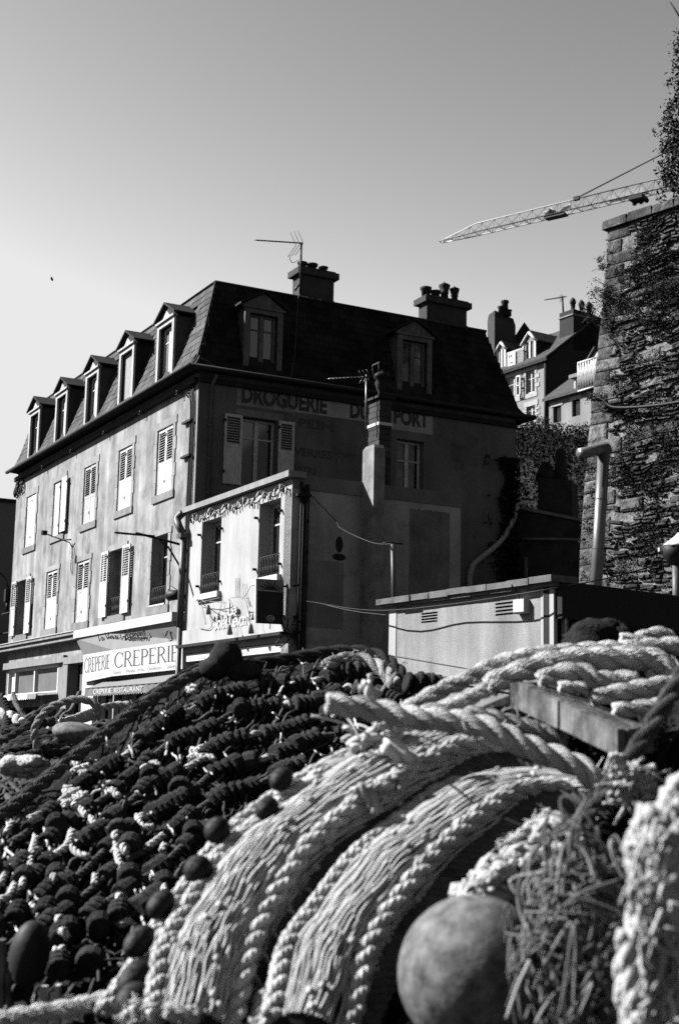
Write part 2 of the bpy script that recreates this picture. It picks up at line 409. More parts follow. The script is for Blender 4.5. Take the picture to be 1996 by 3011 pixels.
# ================================================================ SETTING: ground, pavement, hill
def structure(name, mt, fn):
    b = MB(); fn(b); return b.build(name, mt, None, kind='structure')
structure('ground', M['ground'], lambda b: b.quad((-600, -300, 0), (600, -300, 0), (600, 900, 0), (-600, 900, 0)))
structure('pavement', M['pave'], lambda b: b.hexa([FA(-9, 3.2, .004), FA(22, 3.2, .004), FA(22, -.5, .004), FA(-9, -.5, .004), FA(-9, 3.2, .13), FA(22, 3.2, .13), FA(22, -.5, .13), FA(-9, -.5, .13)]))
def hill_z(x, y):
    t = max(0, min(1, (y - 46) / 52)); h = 6.0 + 17.4 * t ** .9
    return h + 1.2 * noise.noise(V((x * .07, y * .07, 0)))
def hillmesh(b):
    nx, ny = 30, 26; X = [5 + 3.0 * i for i in range(nx)]; Y = [43 + 5.5 * j for j in range(ny)]
    vs = [V((x, y, hill_z(x, y) if j else 0)) for j, y in enumerate(Y) for x in X]
    b.add(vs, [(j * nx + i, j * nx + i + 1, (j + 1) * nx + i + 1, (j + 1) * nx + i) for j in range(ny - 1) for i in range(nx - 1)], True)
structure('hillside', M['hillsoil'], hillmesh)

def leaves(b, pts, size, rnd=random):
    for p in pts:
        n = V((rnd.uniform(-1, 1), rnd.uniform(-1, 1), rnd.uniform(-.2, 1))).normalized(); u = n.orthogonal().normalized(); v = n.cross(u)
        a = rnd.uniform(0, 6.28); uu = u * math.cos(a) + v * math.sin(a); vv = n.cross(uu); s = size * rnd.uniform(.55, 1.3)
        b.add([p - uu * s, p - vv * s * .45 + n * s * .1, p + uu * s, p + vv * s * .45 + n * s * .1], [(0, 1, 2, 3)])
b = MB(); pts = []
for i in range(90000):
    x = random.uniform(6, 30); y = random.uniform(44, 103)
    if not .11 < x / y < .28: continue
    c = noise.noise(V((x * .35, y * .25, 3))) * .5 + .5
    if random.random() > .25 + c: continue
    pts.append(V((x, y, hill_z(x, y) + random.random() ** 2 * (.4 + 1.6 * c))))
leaves(b, pts, .11)
b.build('hillside_ivy', M['leaf'], None, kind='stuff')

# ================================================================ CORNER HOUSE with mansard roof
LA, LB, ZE, ZR = 15.38, 8.93, 9.5, 11.92
house = thing('mansard_house', 'three storey corner house with slate mansard roof, stained render and white shutters', 'house', C0)
W2 = [1.99, 4.84, 7.73, 10.62, 13.55]; W1 = [2.05, 5.1, 7.96, 10.87, 13.92]
holesA = [(c - .52, c + .52, 6.9, 8.53) for c in W2] + [(c - .54, c + .54, 4.16, 5.87) for c in W1]
shop_holes = [(9.8, 15.2, 2.28, 3.1), (9.8, 15.2, .5, 1.9), (7.3, 8.6, .13, 3.02), (4.3, 6.2, .3, 2.3), (1.0, 3.9, .3, 2.3)]
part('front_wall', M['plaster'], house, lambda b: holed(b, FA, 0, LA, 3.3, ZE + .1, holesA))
part('shopfront_wall', M['shopstone'], house, lambda b: holed(b, FA, 0, LA, 0, 3.3, shop_holes, .3))
hB = [(1.12, 2.05, 6.9, 8.56), (5.35, 6.13, 6.75, 8.54)]
part('side_wall', M['plaster_shade'], house, lambda b: (holed(b, FB, 0, LB, 0, ZE + .1, hB), b.quad(FA(0, 0, 0), FB(LB, 0, 0), FB(LB, -LA, 0), FA(LA, 0, 0))))
part('rear_wall', M['plaster_shade'], house, lambda b: (b.quad(FB(LB, 0, 0), FB(LB, -LA, 0), FB(LB, -LA, ZE), FB(LB, 0, ZE)), b.quad(FA(LA, 0, 0), FA(LA, -LB, 0), FA(LA, -LB, 11.9), FA(LA, -.6, 11.9), FA(LA, -.25, 10.6), FA(LA, 0, 9.5)), b.quad(FA(LA, -LB, 0), FA(0, -LB, 0), FA(0, -LB, ZE), FA(LA, -LB, ZE))))
part('corner_strip', M['plaster_shade'], house, lambda b: b.fb(FB, -.004, .32, -.02, .012, 3.9, 9.5))
# windows of the long front
for k, c in enumerate(W2):
    w_ = window(FA, c - .52, c + .52, 6.9, 8.53, house, .22)
    surround(FA, c - .52, c + .52, 6.9, 8.53, c - .735, c + .735, 6.71, 8.73, w_)
    lv = k < 3
    mt = M['white'] if k != 2 else M['white_old']
    if k == 3:
        shutter(FA, c, c + .51, 6.92, 8.52, -.05, house, louvre=False)
        shutter(FA, c - .98, c - .47, 6.92, 8.54, .05, house, louvre=False)
    else:
        shutter(FA, c + .005, c + .515, 6.91, 8.52, -.05, house, .47, mt, lv); shutter(FA, c - .515, c - .005, 6.91, 8.52, -.045, house, .47, mt, lv)
for k, c in enumerate(W1):
    w_ = window(FA, c - .54, c + .54, 4.16, 5.87, house, .24, curtain=(k == 0))
    surround(FA, c - .54, c + .54, 4.16, 5.87, c - .75, c + .75, 3.96, 6.02, w_)
    if k in (2, 3):
        shutter(FA, c + .005, c + .53, 4.16, 5.86, -.05, house, .52, M['white_old'] if k == 2 else M['white']); shutter(FA, c - .53, c - .005, 4.16, 5.86, -.045, house, .52)
    elif k in (1, 4):
        shutter(FA, c + .56, c + 1.12, 4.15, 5.89, .05, house, .52, M['white'] if k == 1 else M['white_old']); shutter(FA, c - 1.12, c - .56, 4.15, 5.89, .05, house, .52)
    if k in (0, 1): railing(FA, c - .5, c + .5, 4.2, 4.62, -.03, w_)
    if k == 0: part('sill', M['white'], w_, lambda b: b.fb(FA, c - .5, c + .5, -.2, .05, 4.165, 4.2))
# windows of the shaded side
w_ = window(FB, 1.12, 2.05, 6.9, 8.56, house, .2, M['shutter_shade']); part('lintel', M['stone_dark'], w_, lambda b: b.fb(FB, .95, 2.2, -.05, .02, 8.57, 8.74))
shutter(FB, .66, 1.11, 6.9, 8.57, .04, house, .56, M['shutter_shade']); shutter(FB, 2.06, 2.47, 6.9, 8.57, .04, house, .56, M['shutter_shade'])
w_ = window(FB, 5.35, 6.13, 6.75, 8.54, house, .2, M['shutter_shade']); part('lintel', M['plaster_shade'], w_, lambda b: b.fb(FB, 5.15, 6.3, -.05, .015, 8.55, 8.72))

# mansard: profile swept round the footprint
def FT(s, t, z): return C0 + dA * s + dB * t + V((0, 0, z))
PROF = [(.33, 9.53), (.22, 9.60), (.06, 9.84), (-.12, 10.35), (-.34, 11.1), (-.52, 11.7), (-.58, 11.92)]
def ring(o, z): return [FT(LA, -o, z), FT(-o, -o, z), FT(-o, LB + o, z), FT(LA, LB + o, z)]
def roofmesh(b):
    rs = [ring(o - .03, z - .01) for o, z in PROF]; n = len(rs)
    b.add([p for r in rs for p in r], [(i * 4 + k, i * 4 + k + 1, (i + 1) * 4 + k + 1, (i + 1) * 4 + k) for i in range(n - 1) for k in range(3)])
    t = ring(-.62, 11.92); c = [FT(LA, LB / 2, 12.35), FT(3.5, LB / 2, 12.35)]
    b.quad(t[0], t[1], c[1], c[0]); b.quad(t[1], t[2], c[1]); b.quad(t[2], t[3], c[0], c[1])
    lo = ring(.33, 9.52); inn = ring(-.02, 9.49)
    for k in range(3): b.quad(lo[k], lo[k + 1], inn[k + 1], inn[k])
roof = part('roof', M['slate_base'], house, roofmesh)
def slopes(P0, du, no, length, skip, first, hipend=False):
    """courses of slates up the profile; P0(s, o, z)"""
    slates = []
    z = 9.56
    def o_at(z):
        for (o0, z0), (o1, z1_) in zip(PROF, PROF[1:]):
            if z0 <= z <= z1_: return o0 + (o1 - o0) * (z - z0) / (z1_ - z0)
        return PROF[-1][0]
    row = 0; wd = .27
    while z < 11.85:
        zt = min(11.9, z + .20); s = (row % 2) * wd / 2
        while s < length - .05:
            s1 = min(length, s + wd); hip = -o_at(z + .1) - .0
            if s1 < hip + .05 or (hipend and s > length + o_at(z + .1) - .05): s += wd; continue
            s_a = max(s, hip); s1 = min(s1, length + o_at(z + .1)) if hipend else s1
            if not any(a - .03 < (s + s1) / 2 < c + .03 and z > 9.6 and z < g for a, c, g in skip):
                j = random.uniform(0, .012); slates.append((s_a + .005, s1 - .005, z - random.uniform(0, .012), zt + .03, o_at(z) + .022 + j, o_at(zt + .02) + .008))
            s += wd
        z += .18; row += 1
    return slates
def slate_mb(b, P0, q):
    s0, s1, za, zb, oa, ob = q
    a = [P0(s0, oa, za), P0(s1, oa, za), P0(s1, ob, zb), P0(s0, ob, zb)]
    t = .012; e = (P0(0, t, 0) - P0(0, 0, 0))
    b.prism([p - e for p in a], e)
DA = [2.0, 4.80, 7.65, 10.5, 13.33]
sa = slopes(FA, 1, 1, LA, [(c - .58, c + .58, 11.5) for c in DA], 300)
sa.sort(key=lambda q: q[0])
for q in sa[:300]: part('slate', M['slate'], roof, lambda b: slate_mb(b, FA, q))
b = MB()
for q in sa[300:]: slate_mb(b, FA, q)
b.build('slate_courses', M['slate'], roof, kind='stuff')
DBs = [1.56, 5.77]
b = MB()
for q in slopes(FB, 1, 1, LB, [(c - .55, c + .55, 11.45) for c in DBs], 0, True): slate_mb(b, FB, q)
b.build('slate_courses', M['slate_shade'], roof, kind='stuff')
b = MB(); t = ring(-.56, 11.93)
for k in range(3): b.tube([t[k], t[k + 1]], .035, 6)
b.tube([ring(o + .03, z)[1] for o, z in PROF], .025, 6)
b.build('ridge_flashing', M['zinc'], roof)
# gutter and soffit boards
b = MB(); g = ring(.37, 9.51)
for k in range(3): b.tube([g[k], g[k + 1]], .058, 8, smooth=True)
f_ = ring(.38, 9.40); 
b.fb(FA, .02, LA, .01, .12, 9.22, 9.36); b.fb(FB, .02, LB, .01, .1, 9.24, 9.36)
b.build('gutter', M['zinc'], house)

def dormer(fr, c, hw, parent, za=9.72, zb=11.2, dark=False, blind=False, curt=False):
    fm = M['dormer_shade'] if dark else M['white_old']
    d = part('dormer', M['slate'], parent, lambda b: (b.fb(fr, c - hw + .02, c - hw + .08, -.95, .07, za, zb + .03), b.fb(fr, c + hw - .08, c + hw - .02, -.95, .07, za, zb + .03)))
    def face(b):
        f0, f1 = .07, .13
        b.fb(fr, c - hw, c - hw + .13, f0, f1, za - .03, zb); b.fb(fr, c + hw - .13, c + hw, f0, f1, za - .03, zb)
        b.fb(fr, c - hw + .13, c + hw - .13, f0, f1 - .002, zb - .11, zb); b.fb(fr, c - hw - .02, c + hw + .02, f0 - .05, f1 + .05, za - .1, za - .03)
        b.fb(fr, c - hw - .05, c + hw + .05, f0 - .02, f1 + .05, zb, zb + .05)
    part('dormer_face', fm, d, face)
    if dark: part('corbel', M['white_old'], d, lambda b: (b.fb(fr, c - hw, c - hw + .1, .05, .16, za - .17, za - .1), b.fb(fr, c + hw - .1, c + hw, .05, .16, za - .17, za - .1)))
    pk_ = zb + .43; hw2 = hw + .15
    def roof_(b):
        z0 = zb + .07
        for sg in (1, -1):
            q = [fr(c + sg * hw2, .2, z0 - .02), fr(c, .2, pk_), fr(c, -1.2, pk_), fr(c + sg * hw2, -1.0, z0 - .02)]
            b.prism(q, V((0, 0, .05)))
    part('dormer_roof', M['zinc'], d, roof_)
    def pedi(b):
        b.prism([fr(c - hw2 + .06, .05, zb + .055), fr(c + hw2 - .06, .05, zb + .055), fr(c, .05, pk_ - .01)], fr(0, .05, 0) - fr(0, 0, 0))
    part('pediment', M['zinc'] if not dark else M['dormer_shade'], d, pedi)
    if not dark: part('tympanum', M['white_old'], d, lambda b: b.prism([fr(c - hw * .42, .1, zb + .1), fr(c + hw * .42, .1, zb + .1), fr(c, .1, zb + .27)], fr(0, .02, 0) - fr(0, 0, 0)))
    s0, s1 = c - hw + .13, c + hw - .13
    o1 = -.02; b = MB(); mid = c; z0, z1_ = za, zb - .11
    b.fb(fr, s0, s0 + .085, o1 - .05, o1, z0, z1_); b.fb(fr, s1 - .085, s1, o1 - .05, o1, z0, z1_); b.fb(fr, mid - .06, mid + .06, o1 - .05, o1 + .01, z0, z1_)
    b.fb(fr, s0 + .06, s1 - .06, o1 - .05, o1 - .002, z1_ - .06, z1_); b.fb(fr, s0 + .06, s1 - .06, o1 - .05, o1 - .003, z0, z0 + .08); b.fb(fr, s0 + .06, s1 - .06, o1 - .05, o1 - .008, z0 + .98, z0 + 1.01)
    if blind: part('blind', M['curtain'], d, lambda b: b.fb(fr, s0, s1, o1 + .02, o1 + .035, z0, z1_))
    else:
        b.build('sash', M['white'] if not dark else fm, d)
        for a, e in ((s0 + .06, mid - .045), (mid + .045, s1 - .06)):
            part('pane', M['glass'] if not (blind) else M['curtain'], d, lambda b: b.fb(fr, a, e, o1 - .04, o1 - .03, z0 + .08, z1_ - .06))
        if curt: part('curtain', M['white_old'] if curt >= 2 else M['glass_grey'], d, lambda b: b.fb(fr, (c - .05 if curt == 3 else c - .2 if curt == 2 else s0 + .06), (c + .22 if curt >= 2 else s1 - .06), o1 - .029, o1 - .02, z0 + .08, z1_ - .06))  # grey sheet paints the sky reflected in the panes; white ones are curtains
    part('dormer_back', M['slate_base'], d, lambda b: b.fb(fr, s0, s1, o1 - .4, o1 - .38, z0, z1_ + .1))
for i, c in enumerate(DA): dormer(FA, c, .57, house, blind=(i == 1), curt=(1, 0, 2, 2, 3)[i])
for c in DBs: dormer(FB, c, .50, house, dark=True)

# chimney stacks
def chimney(fr, s0, s1, o0, o1, za, zb, parent, pots, mt=None, capo=.1, capw=.16):
    mt = mt or M['chim']
    c_ = part('chimney', mt, parent, lambda b: (b.fb(fr, s0, s1, o0, o1, za, zb), b.fb(fr, s0 - .02, s1 + .02, o0 - .02, o1 + .02, za + .55, za + .6)))
    part('chimney_cap', mt, c_, lambda b: (b.fb(fr, s0 - capo, s1 + capo, o0 - capo, o1 + capo, zb, zb + capw), b.fb(fr, s0 - capo * .3, s1 + capo * .3, o0 - capo * .3, o1 + capo * .3, zb + capw, zb + capw + .05)))
    for s, h, r, kind in pots:
        z = zb + capw + .05; om = (o0 + o1) / 2
        if kind == 0: pr = [(-.06, r * .9), (h * .6, r), (h * .7, r * 1.25), (h * .95, r * 1.3), (h, r * 1.05), (h * .9, r * .8)]
        else: pr = [(-.06, r), (h * .35, r * .85), (h * .4, r * 1.1), (h * .45, r * .9), (h * .75, r * 1.3), (h * .85, r * 1.35), (h, r * .1), (h * 1.08, r * .08)]
        part('chimney_pot', M['pot'], c_, lambda b: b.lathe(fr(s, om, z), (0, 0, 1), pr, 14))
    return c_
chimney(FB, 2.99, 3.95, -1.32, -.9, 11.5, 12.66, house, [(3.14, .19, .1, 0), (3.42, .19, .12, 0), (3.74, .17, .1, 0)])
chimney(FB, 6.73, 7.98, -1.32, -.9, 11.5, 12.56, house, [(6.82, .27, .12, 0), (7.12, .22, .115, 0), (7.4, .5, .115, 1), (7.72, .44, .1, 1)])
# painted lettering of the old shop, on pale painted panels
mpan0 = mat('dirty_sign_paint', .25, .3, 1.8, .9, .2, 30, blotch=(2.2, .55, .7), streak=.2)
part('painted_panel', mpan0, house, lambda b: b.fb(FB, .97, 2.495, -.01, .004, 8.82, 9.34))
mpan = mat('pale_sign_paint', .37, .2, 2.2, .9, .2, 30, blotch=(2.5, .56, .75))
part('painted_panel', mpan, house, lambda b: b.fb(FB, 5.14, 6.39, -.01, .006, 8.76, 9.36))
part('painted_panel', mpan, house, lambda b: b.fb(FB, 2.5, 4.7, -.01, .006, 8.85, 9.36))
mfade = mat('faded_black_paint', .06, .35, 5, .9, blotch=(7, .53, 2.2)); mfade2 = mat('very_faded_paint', .085, .2, 5, .9, blotch=(7, .52, 1.5))
text(FB, 1.09, 8.92, .40, 'DROGUERIE', mfade, house, .009, 2.27, False, .045)
text(FB, 4.0, 8.92, .40, 'DU', mfade, house, .009, .55, False, .045)
text(FB, 5.24, 8.93, .38, 'PORT', mfade, house, .009, 1.02, False, .045)
text(FB, 2.61, 8.50, .22, 'PEIN', mfade2, house, .006, .95, False, .03)
text(FB, 2.50, 7.80, .20, 'VERRES', mfade2, house, .006, 1.05, False, .03)
text(FB, 3.78, 7.80, .20, 'PE', mfade2, house, .006, .36, False, .03)
text(FB, 2.50, 7.38, .17, 'VITRI', mfade2, house, .006, .6, False, .03)
# pipes, cables and hooks at the corner
part('downpipe', M['zinc_light'], house, lambda b: (b.tube([FB(.34, .25, 9.42), FB(.3, .1, 9.2), FB(.3, .1, 6.3)], .045, 8), [b.tube([FB(.3, .1, z), FB(.3, .1, z + .05)], .06, 8) for z in (9.0, 8.2, 7.4)]))
def cables(b):
    for i, (s, r) in enumerate(((.36, .022), (.27, .016), (.22, .02), (.14, .022))):
        b.tube(cr([FA(s + .35, .03, 9.05 + .05 * i), FA(s + .1, .04, 9.0 + .05 * i), FA(s, .03, 8.6), FA(s, .03, 7.4), FA(s + .02, .03, 6.2), FA(s, .03, 5.0), FA(s, .03, 3.9)], 5), r, 5)
part('cable_run', M['iron'], house, cables)
for z in (8.35, 7.52):
    part('cable_bracket', M['iron'], house, lambda b: b.fb(FA, .2, .75, .02, .1, z, z + .05))
for q in ((1205, 800), (960, 933), (718, 1063), (500, 1183), (310, 1290)):
    s, z = pa(z1(*q))
    part('wall_hook', M['iron'], house, lambda b: (b.tube([FA(s, -.02, z), FA(s, .16, z)], .012, 5), b.tube([FA(s + .05 * math.cos(t), .16 + .0 * t, z + .05 * math.sin(t)) for t in [k * .7 for k in range(9)]], .011, 5)))
b = MB()
for k in range(36):
    s = LA - .9 * random.random() ** 1.6; z = 9.25 - random.random() * .45
    b.tube(cr([FA(s, .02, z + .1), FA(s - .05, .12, z), FA(s + random.uniform(-.1, .1), .05, z - .15)], 3), .018, 4)
b.build('tangled_cable', M['iron'], house)

# ---- shopfront storey
def shop(b):
    b.fb(FA, 7.45, LA + .1, -.05, .34, 3.78, 3.86); b.fb(FA, 7.45, LA + .1, -.05, .27, 3.66, 3.78)
    b.fb(FA, 7.45, LA + .05, -.05, .05, 3.60, 3.66)
part('cornice', M['shopstone'], house, shop)
part('cornice_flashing', M['white_old'], house, lambda b: b.fb(FA, 7.4, LA + .12, -.05, .37, 3.862, 3.885))
part('ledge', M['shopstone'], house, lambda b: (b.fb(FA, 9.0, LA, -.05, .12, 3.1, 3.3), b.fb(FA, 7.0, 9.0, -.05, .12, 3.03, 3.22)))
for s0, s1, m_ in ((8.62, 9.1, M['shopstone']), (6.3, 7.25, M['white'])):
    part('pilaster', m_, house, lambda b: (b.fb(FA, s0, s1, -.02, .1, .13, 3.02), b.fb(FA, s0 - .04, s1 + .04, -.02, .14, .13, .5)))
# left shop window: white frame, one white blind, two grey sheets painting the pane reflections
sw = part('shop_window', M['white'], house, lambda b: (b.fb(FA, 9.9, 15.2, -.12, -.02, 3.02, 3.1), b.fb(FA, 9.9, 15.2, -.12, -.02, 2.28, 2.33), b.fb(FA, 9.84, 9.92, -.12, -.01, 2.28, 3.1), b.fb(FA, 12.2, 12.3, -.12, -.015, 2.33, 3.02), b.fb(FA, 14.33, 14.39, -.12, -.015, 2.33, 3.02), b.fb(FA, 15.12, 15.2, -.12, -.01, 2.33, 3.02)))
for a, c, m_ in ((9.92, 12.2, 'glass_grey'), (12.3, 14.33, 'glass_grey'), (14.39, 15.12, 'white')): part('blind', M[m_], sw, lambda b: b.fb(FA, a, c, -.14, -.11, 2.33, 3.02))
sw = part('shop_window', M['wood_dark'], house, lambda b: ([b.fb(FA, s, s + .08, -.2, -.1, .5, 1.9) for s in (9.84, 11.4, 13.2, 15.1)], b.fb(FA, 9.8, 15.2, -.21, -.09, .42, .55), b.fb(FA, 9.8, 15.2, -.21, -.09, 1.85, 1.95)))
for a, c in ((9.92, 11.4), (11.48, 13.2), (13.28, 15.1)): part('pane', M['glass'], sw, lambda b: b.fb(FA, a, c, -.24, -.2, .5, 1.9))
part('post', M['white_old'], house, lambda b: b.fb(FA, 10.55, 10.75, .0, .12, .13, 1.95))
dr = part('door', M['wood_dark'], house, lambda b: (b.fb(FA, 7.3, 8.6, -.28, -.2, .13, 3.0), b.fb(FA, 7.3, 8.6, -.2, -.12, 2.05, 2.2), [b.fb(FA, s, s + .12, -.2, -.14, .13, 2.05) for s in (7.32, 7.88, 8.46)], [b.fb(FA, s, s + .3, -.2, -.17, z, z + .5) for s in (7.5, 8.08) for z in (.4, 1.1)]))
part('transom_pane', M['glass_grey'], dr, lambda b: b.fb(FA, 7.4, 8.3, -.19, -.17, 2.3, 2.95))
for a, c in ((4.3, 6.2), (1.0, 3.9)):
    sw = part('shop_window', M['white_old'], house, lambda b: (b.fb(FA, a, a + .06, -.2, -.1, .3, 2.3), b.fb(FA, c - .06, c, -.2, -.1, .3, 2.3), b.fb(FA, (a + c) / 2 - .03, (a + c) / 2 + .03, -.2, -.1, .3, 2.3), b.fb(FA, a, c, -.21, -.09, .28, .36), b.fb(FA, a, c, -.21, -.09, 2.24, 2.32)))
    part('pane', M['glass'], sw, lambda b: b.fb(FA, a, c, -.28, -.24, .3, 2.3))
# bracket lamp, iron sign bracket, flood lamp
def on_a(name, label, cat, s, z, mt, fn, o=.0, group=None):
    t = thing(name, label, cat, FA(s, o, z), group); part('bracket', mt, t, fn); return t
t = on_a('sign_bracket', 'empty black iron sign bracket beside the first floor window at the house corner', 'bracket', .35, 5.4, M['iron'],
   lambda b: (b.tube([FA(.35, .02, 5.42), FA(.35, 1.25, 5.62)], .028, 6), b.tube([FA(.35, .02, 4.75), FA(.35, .45, 5.35), FA(.35, .7, 5.5)], .025, 6), b.fb(FA, .32, .38, .8, 1.75, 5.56, 5.6)))
t = on_a('spot_lamp', 'small lamp on a thin bent arm high on the stained front wall', 'lamp', 9.05, 6.55, M['iron'], lambda b: (b.tube([FA(9.05, .0, 6.35), FA(9.05, .1, 6.5), FA(9.25, .75, 6.72)], .018, 5), b.tube([FA(9.35, .25, 6.6), FA(8.9, .1, 6.56)], .02, 5), b.tube(cr([FA(9.05, .02, 6.5), FA(9.0, .03, 6.1), FA(9.1, .02, 5.8), FA(8.85, .03, 5.6), FA(9.03, .02, 6.4)], 4), .008, 4)))
part('lamp_head', M['iron'], t, lambda b: b.fb(FA, 9.17, 9.33, .72, .86, 6.68, 6.8))
t = on_a('flood_lamp', 'round black flood lamp above the creperie cornice near the downpipe', 'lamp', .1, 4.1, M['iron'], lambda b: (b.tube(cr([FA(-.1, .1, 3.9), FA(-.15, .2, 4.2), FA(.05, .3, 4.35)], 4), .03, 6), b.tube([FA(.05, .3, 4.35), FA(.3, .42, 4.5)], .012, 4)))
part('lamp_head', M['iron'], t, lambda b: b.lathe(FA(-.05, .3, 4.24), dA + nA * .4, [(0, .05), (.05, .11), (.32, .13), (.36, .1)], 14))
part('lamp_bulb', M['white'], t, lambda b: b.lathe(FA(-.1, .28, 4.0), (0, 0, 1), [(0, .02), (.04, .06), (.1, .05), (.14, .02)], 10))

# ================================================================ CREPERIE SIGN over the shop
cs = thing('creperie_sign', 'white board with CREPERIE twice and Le Vieux Gréement under a white cornice', 'shop sign', FA(3.8, .2, 2.5))
part('cornice', M['sign_white'], cs, lambda b: b.fb(FA, .22, 7.42, .002, .36, 3.66, 3.875))
def panel_pt(q, o):
    s, z = pa(q, o); return FA(s, o, z)
o_l, o_m, o_r = .18, .36, .10
PL = [panel_pt(z9(690, 632), o_l), panel_pt(z9(930, 592), o_m), panel_pt(z9(1505, 512), o_r), panel_pt(z9(1502, 748), o_r), panel_pt(z9(922, 808), o_m), panel_pt(z9(688, 858), o_l)]
fas = MB()
top = [FA(7.40, .30, 3.66), FA(4.6, .32, 3.66), FA(.24, .30, 3.66)]
fas.quad(top[0], top[1], PL[1], PL[0]); fas.quad(top[1], top[2], PL[2], PL[1])
fas.quad(top[0], PL[0], FA(6.6, .0, 3.2), FA(7.4, 0, 3.66)); 
fas.quad(top[2], FA(.24, 0, 3.66), FA(.24, 0, 3.1), PL[2]); fas.build('fascia', M['sign_grey'], cs)
for a, c, d_, e in ((0, 1, 4, 5), (1, 2, 3, 4)):
    n_ = (PL[c] - PL[a]).cross(PL[d_] - PL[a]).normalized(); n_ = n_ if n_.dot(nA) > 0 else -n_
    bd = part('board', M['sign_white'], cs, lambda b: b.prism([PL[a], PL[c], PL[d_], PL[e]], -n_ * .04))
    A_, B_, C_, D_ = PL[a], PL[c], PL[d_], PL[e]
    bx = (.04, .93, .32, .86) if a == 0 else (.03, .96, .30, .88)
    def pt(u, v, A_=A_, B_=B_, C_=C_, D_=D_, bx=bx, n_=n_, o=.006):
        U_ = bx[0] + (bx[1] - bx[0]) * u; W_ = bx[2] + (bx[3] - bx[2]) * v
        return (D_ * (1 - U_) + C_ * U_) * (1 - W_) + (A_ * (1 - U_) + B_ * U_) * W_ + n_ * o
    serif(pt, 'CREPERIE', None, M['ink_grey'], bd, .11 if a == 0 else .095)
    if a == 1:
        U0, W0 = D_, (A_ - D_).normalized(); ux = (C_ - D_).normalized(); ln = (C_ - D_).length
        for f0, tx, wd in ((.02, 'Galettes', .13), (.22, 'Moules', .14), (.39, 'Frites', .10), (.53, 'Omelettes', .20), (.79, 'Salades', .15)):
            fr = lambda s, o, z: U0 + ux * s + n_ * (o + .002) + W0 * z
            text(fr, f0 * ln, .05, .085, tx, M['ink_faint'], bd, .004, wd * ln, False, name='small_lettering')
    else:
        pass
# the script name on the sloping fascia
fA, fB_ = panel_pt(z9(840, 545), .26), panel_pt(z9(1225, 495), .22)
ux = (fB_ - fA).normalized(); up_ = (FA(0, .3, 3.66) - FA(0, .1, 3.2)).normalized(); nn = ux.cross(up_).normalized(); nn = nn if nn.dot(nA) > 0 else -nn
frs = lambda s, o, z: fA + ux * s + nn * (o + .03) + up_ * z
strokes(frs, 0, .0, .30, 'Le Vieux GrEement', M['ink_dark'], cs, (fB_ - fA).length, .0, .085, .16, .01, False)
b = MB()
for k in range(2):
    s0 = (.55, 5.9)[k]
    for j in range(3): b.tube(cr([FA(s0 + .1 * j + .3 * t, .245, 3.42 + .07 * math.sin(t * 5 + j)) for t in (0, .25, .5, .75, 1)], 3), .008, 4)
b.build('scroll_ornament', M['ink_grey'], cs)

aw = thing('shop_awning', 'grey cloth awning with zigzag valance reading CREPERIE RESTAURANT', 'awning', FA(3, .6, 2.1))
AW0, AW1 = 5.35, -.2
part('canopy', M['awning'], aw, lambda b: (b.prism([FA(AW0, .62, 2.24), FA(AW1, .62, 2.24), FA(AW1 + .1, .05, 2.48), FA(AW0 - .1, .05, 2.48)], V((0, 0, .012))), b.quad(FA(AW0, .62, 2.24), FA(AW0 - .1, .05, 2.48), FA(AW0 - .1, .05, 2.24))))
def val(b):
    n = 34; top_, bot = [], []
    for i in range(n * 2 + 1):
        s = AW0 + (AW1 - AW0) * i / (n * 2); o = .63 + .008 * math.sin(i * 1.3)
        top_.append(FA(s, o, 2.245)); bot.append(FA(s, o + .01, 2.07 - (.035 if i % 2 else 0)))
    for i in range(n * 2): b.prism([top_[i], top_[i + 1], bot[i + 1], bot[i]], nA * .006)
part('valance', M['awning_dark'], aw, val)
text(FA, 4.62, 2.10, .115, 'CREPERIE', M['letter_white'], aw, .655, 1.35, True, .014)
text(FA, 3.05, 2.10, .115, 'RESTAURANT', M['letter_white'], aw, .655, 1.95, True, .014)
part('awning_rail', M['iron'], aw, lambda b: b.tube([FA(AW0, .63, 2.25), FA(AW1, .63, 2.25)], .014, 6))

sa_ = thing('striped_awning', 'small faded striped awning with scalloped edge over the left shop counter', 'awning', FA(12, .5, 2.1))
stripes = {}
for i in range(26):
    s0 = 9.75 + 5.8 * i / 26; s1 = s0 + 5.8 / 26
    q = [FA(s0, .05, 2.27), FA(s1, .05, 2.27), FA(s1, .62, 2.22), FA(s0, .62, 2.22)]
    v_ = [FA(s0, .62, 2.22), FA(s1, .62, 2.22), FA(s1, .63, 2.09), FA((s0 + s1) / 2, .63, 2.06), FA(s0, .63, 2.09)]
    stripes.setdefault(i // 4, MB()).prism(q, V((0, 0, .008))).prism(v_, nA * .006)
for k_, b_ in stripes.items(): b_.build('cloth_stripe', M['white'] if k_ % 2 else M['sign_grey'], sa_)
part('awning_arm', M['zinc_light'], sa_, lambda b: [b.tube([FA(s, .6, 2.2), FA(s - .05, .02, 1.5)], .018, 5) for s in (9.8, 11.2, 14.6)])

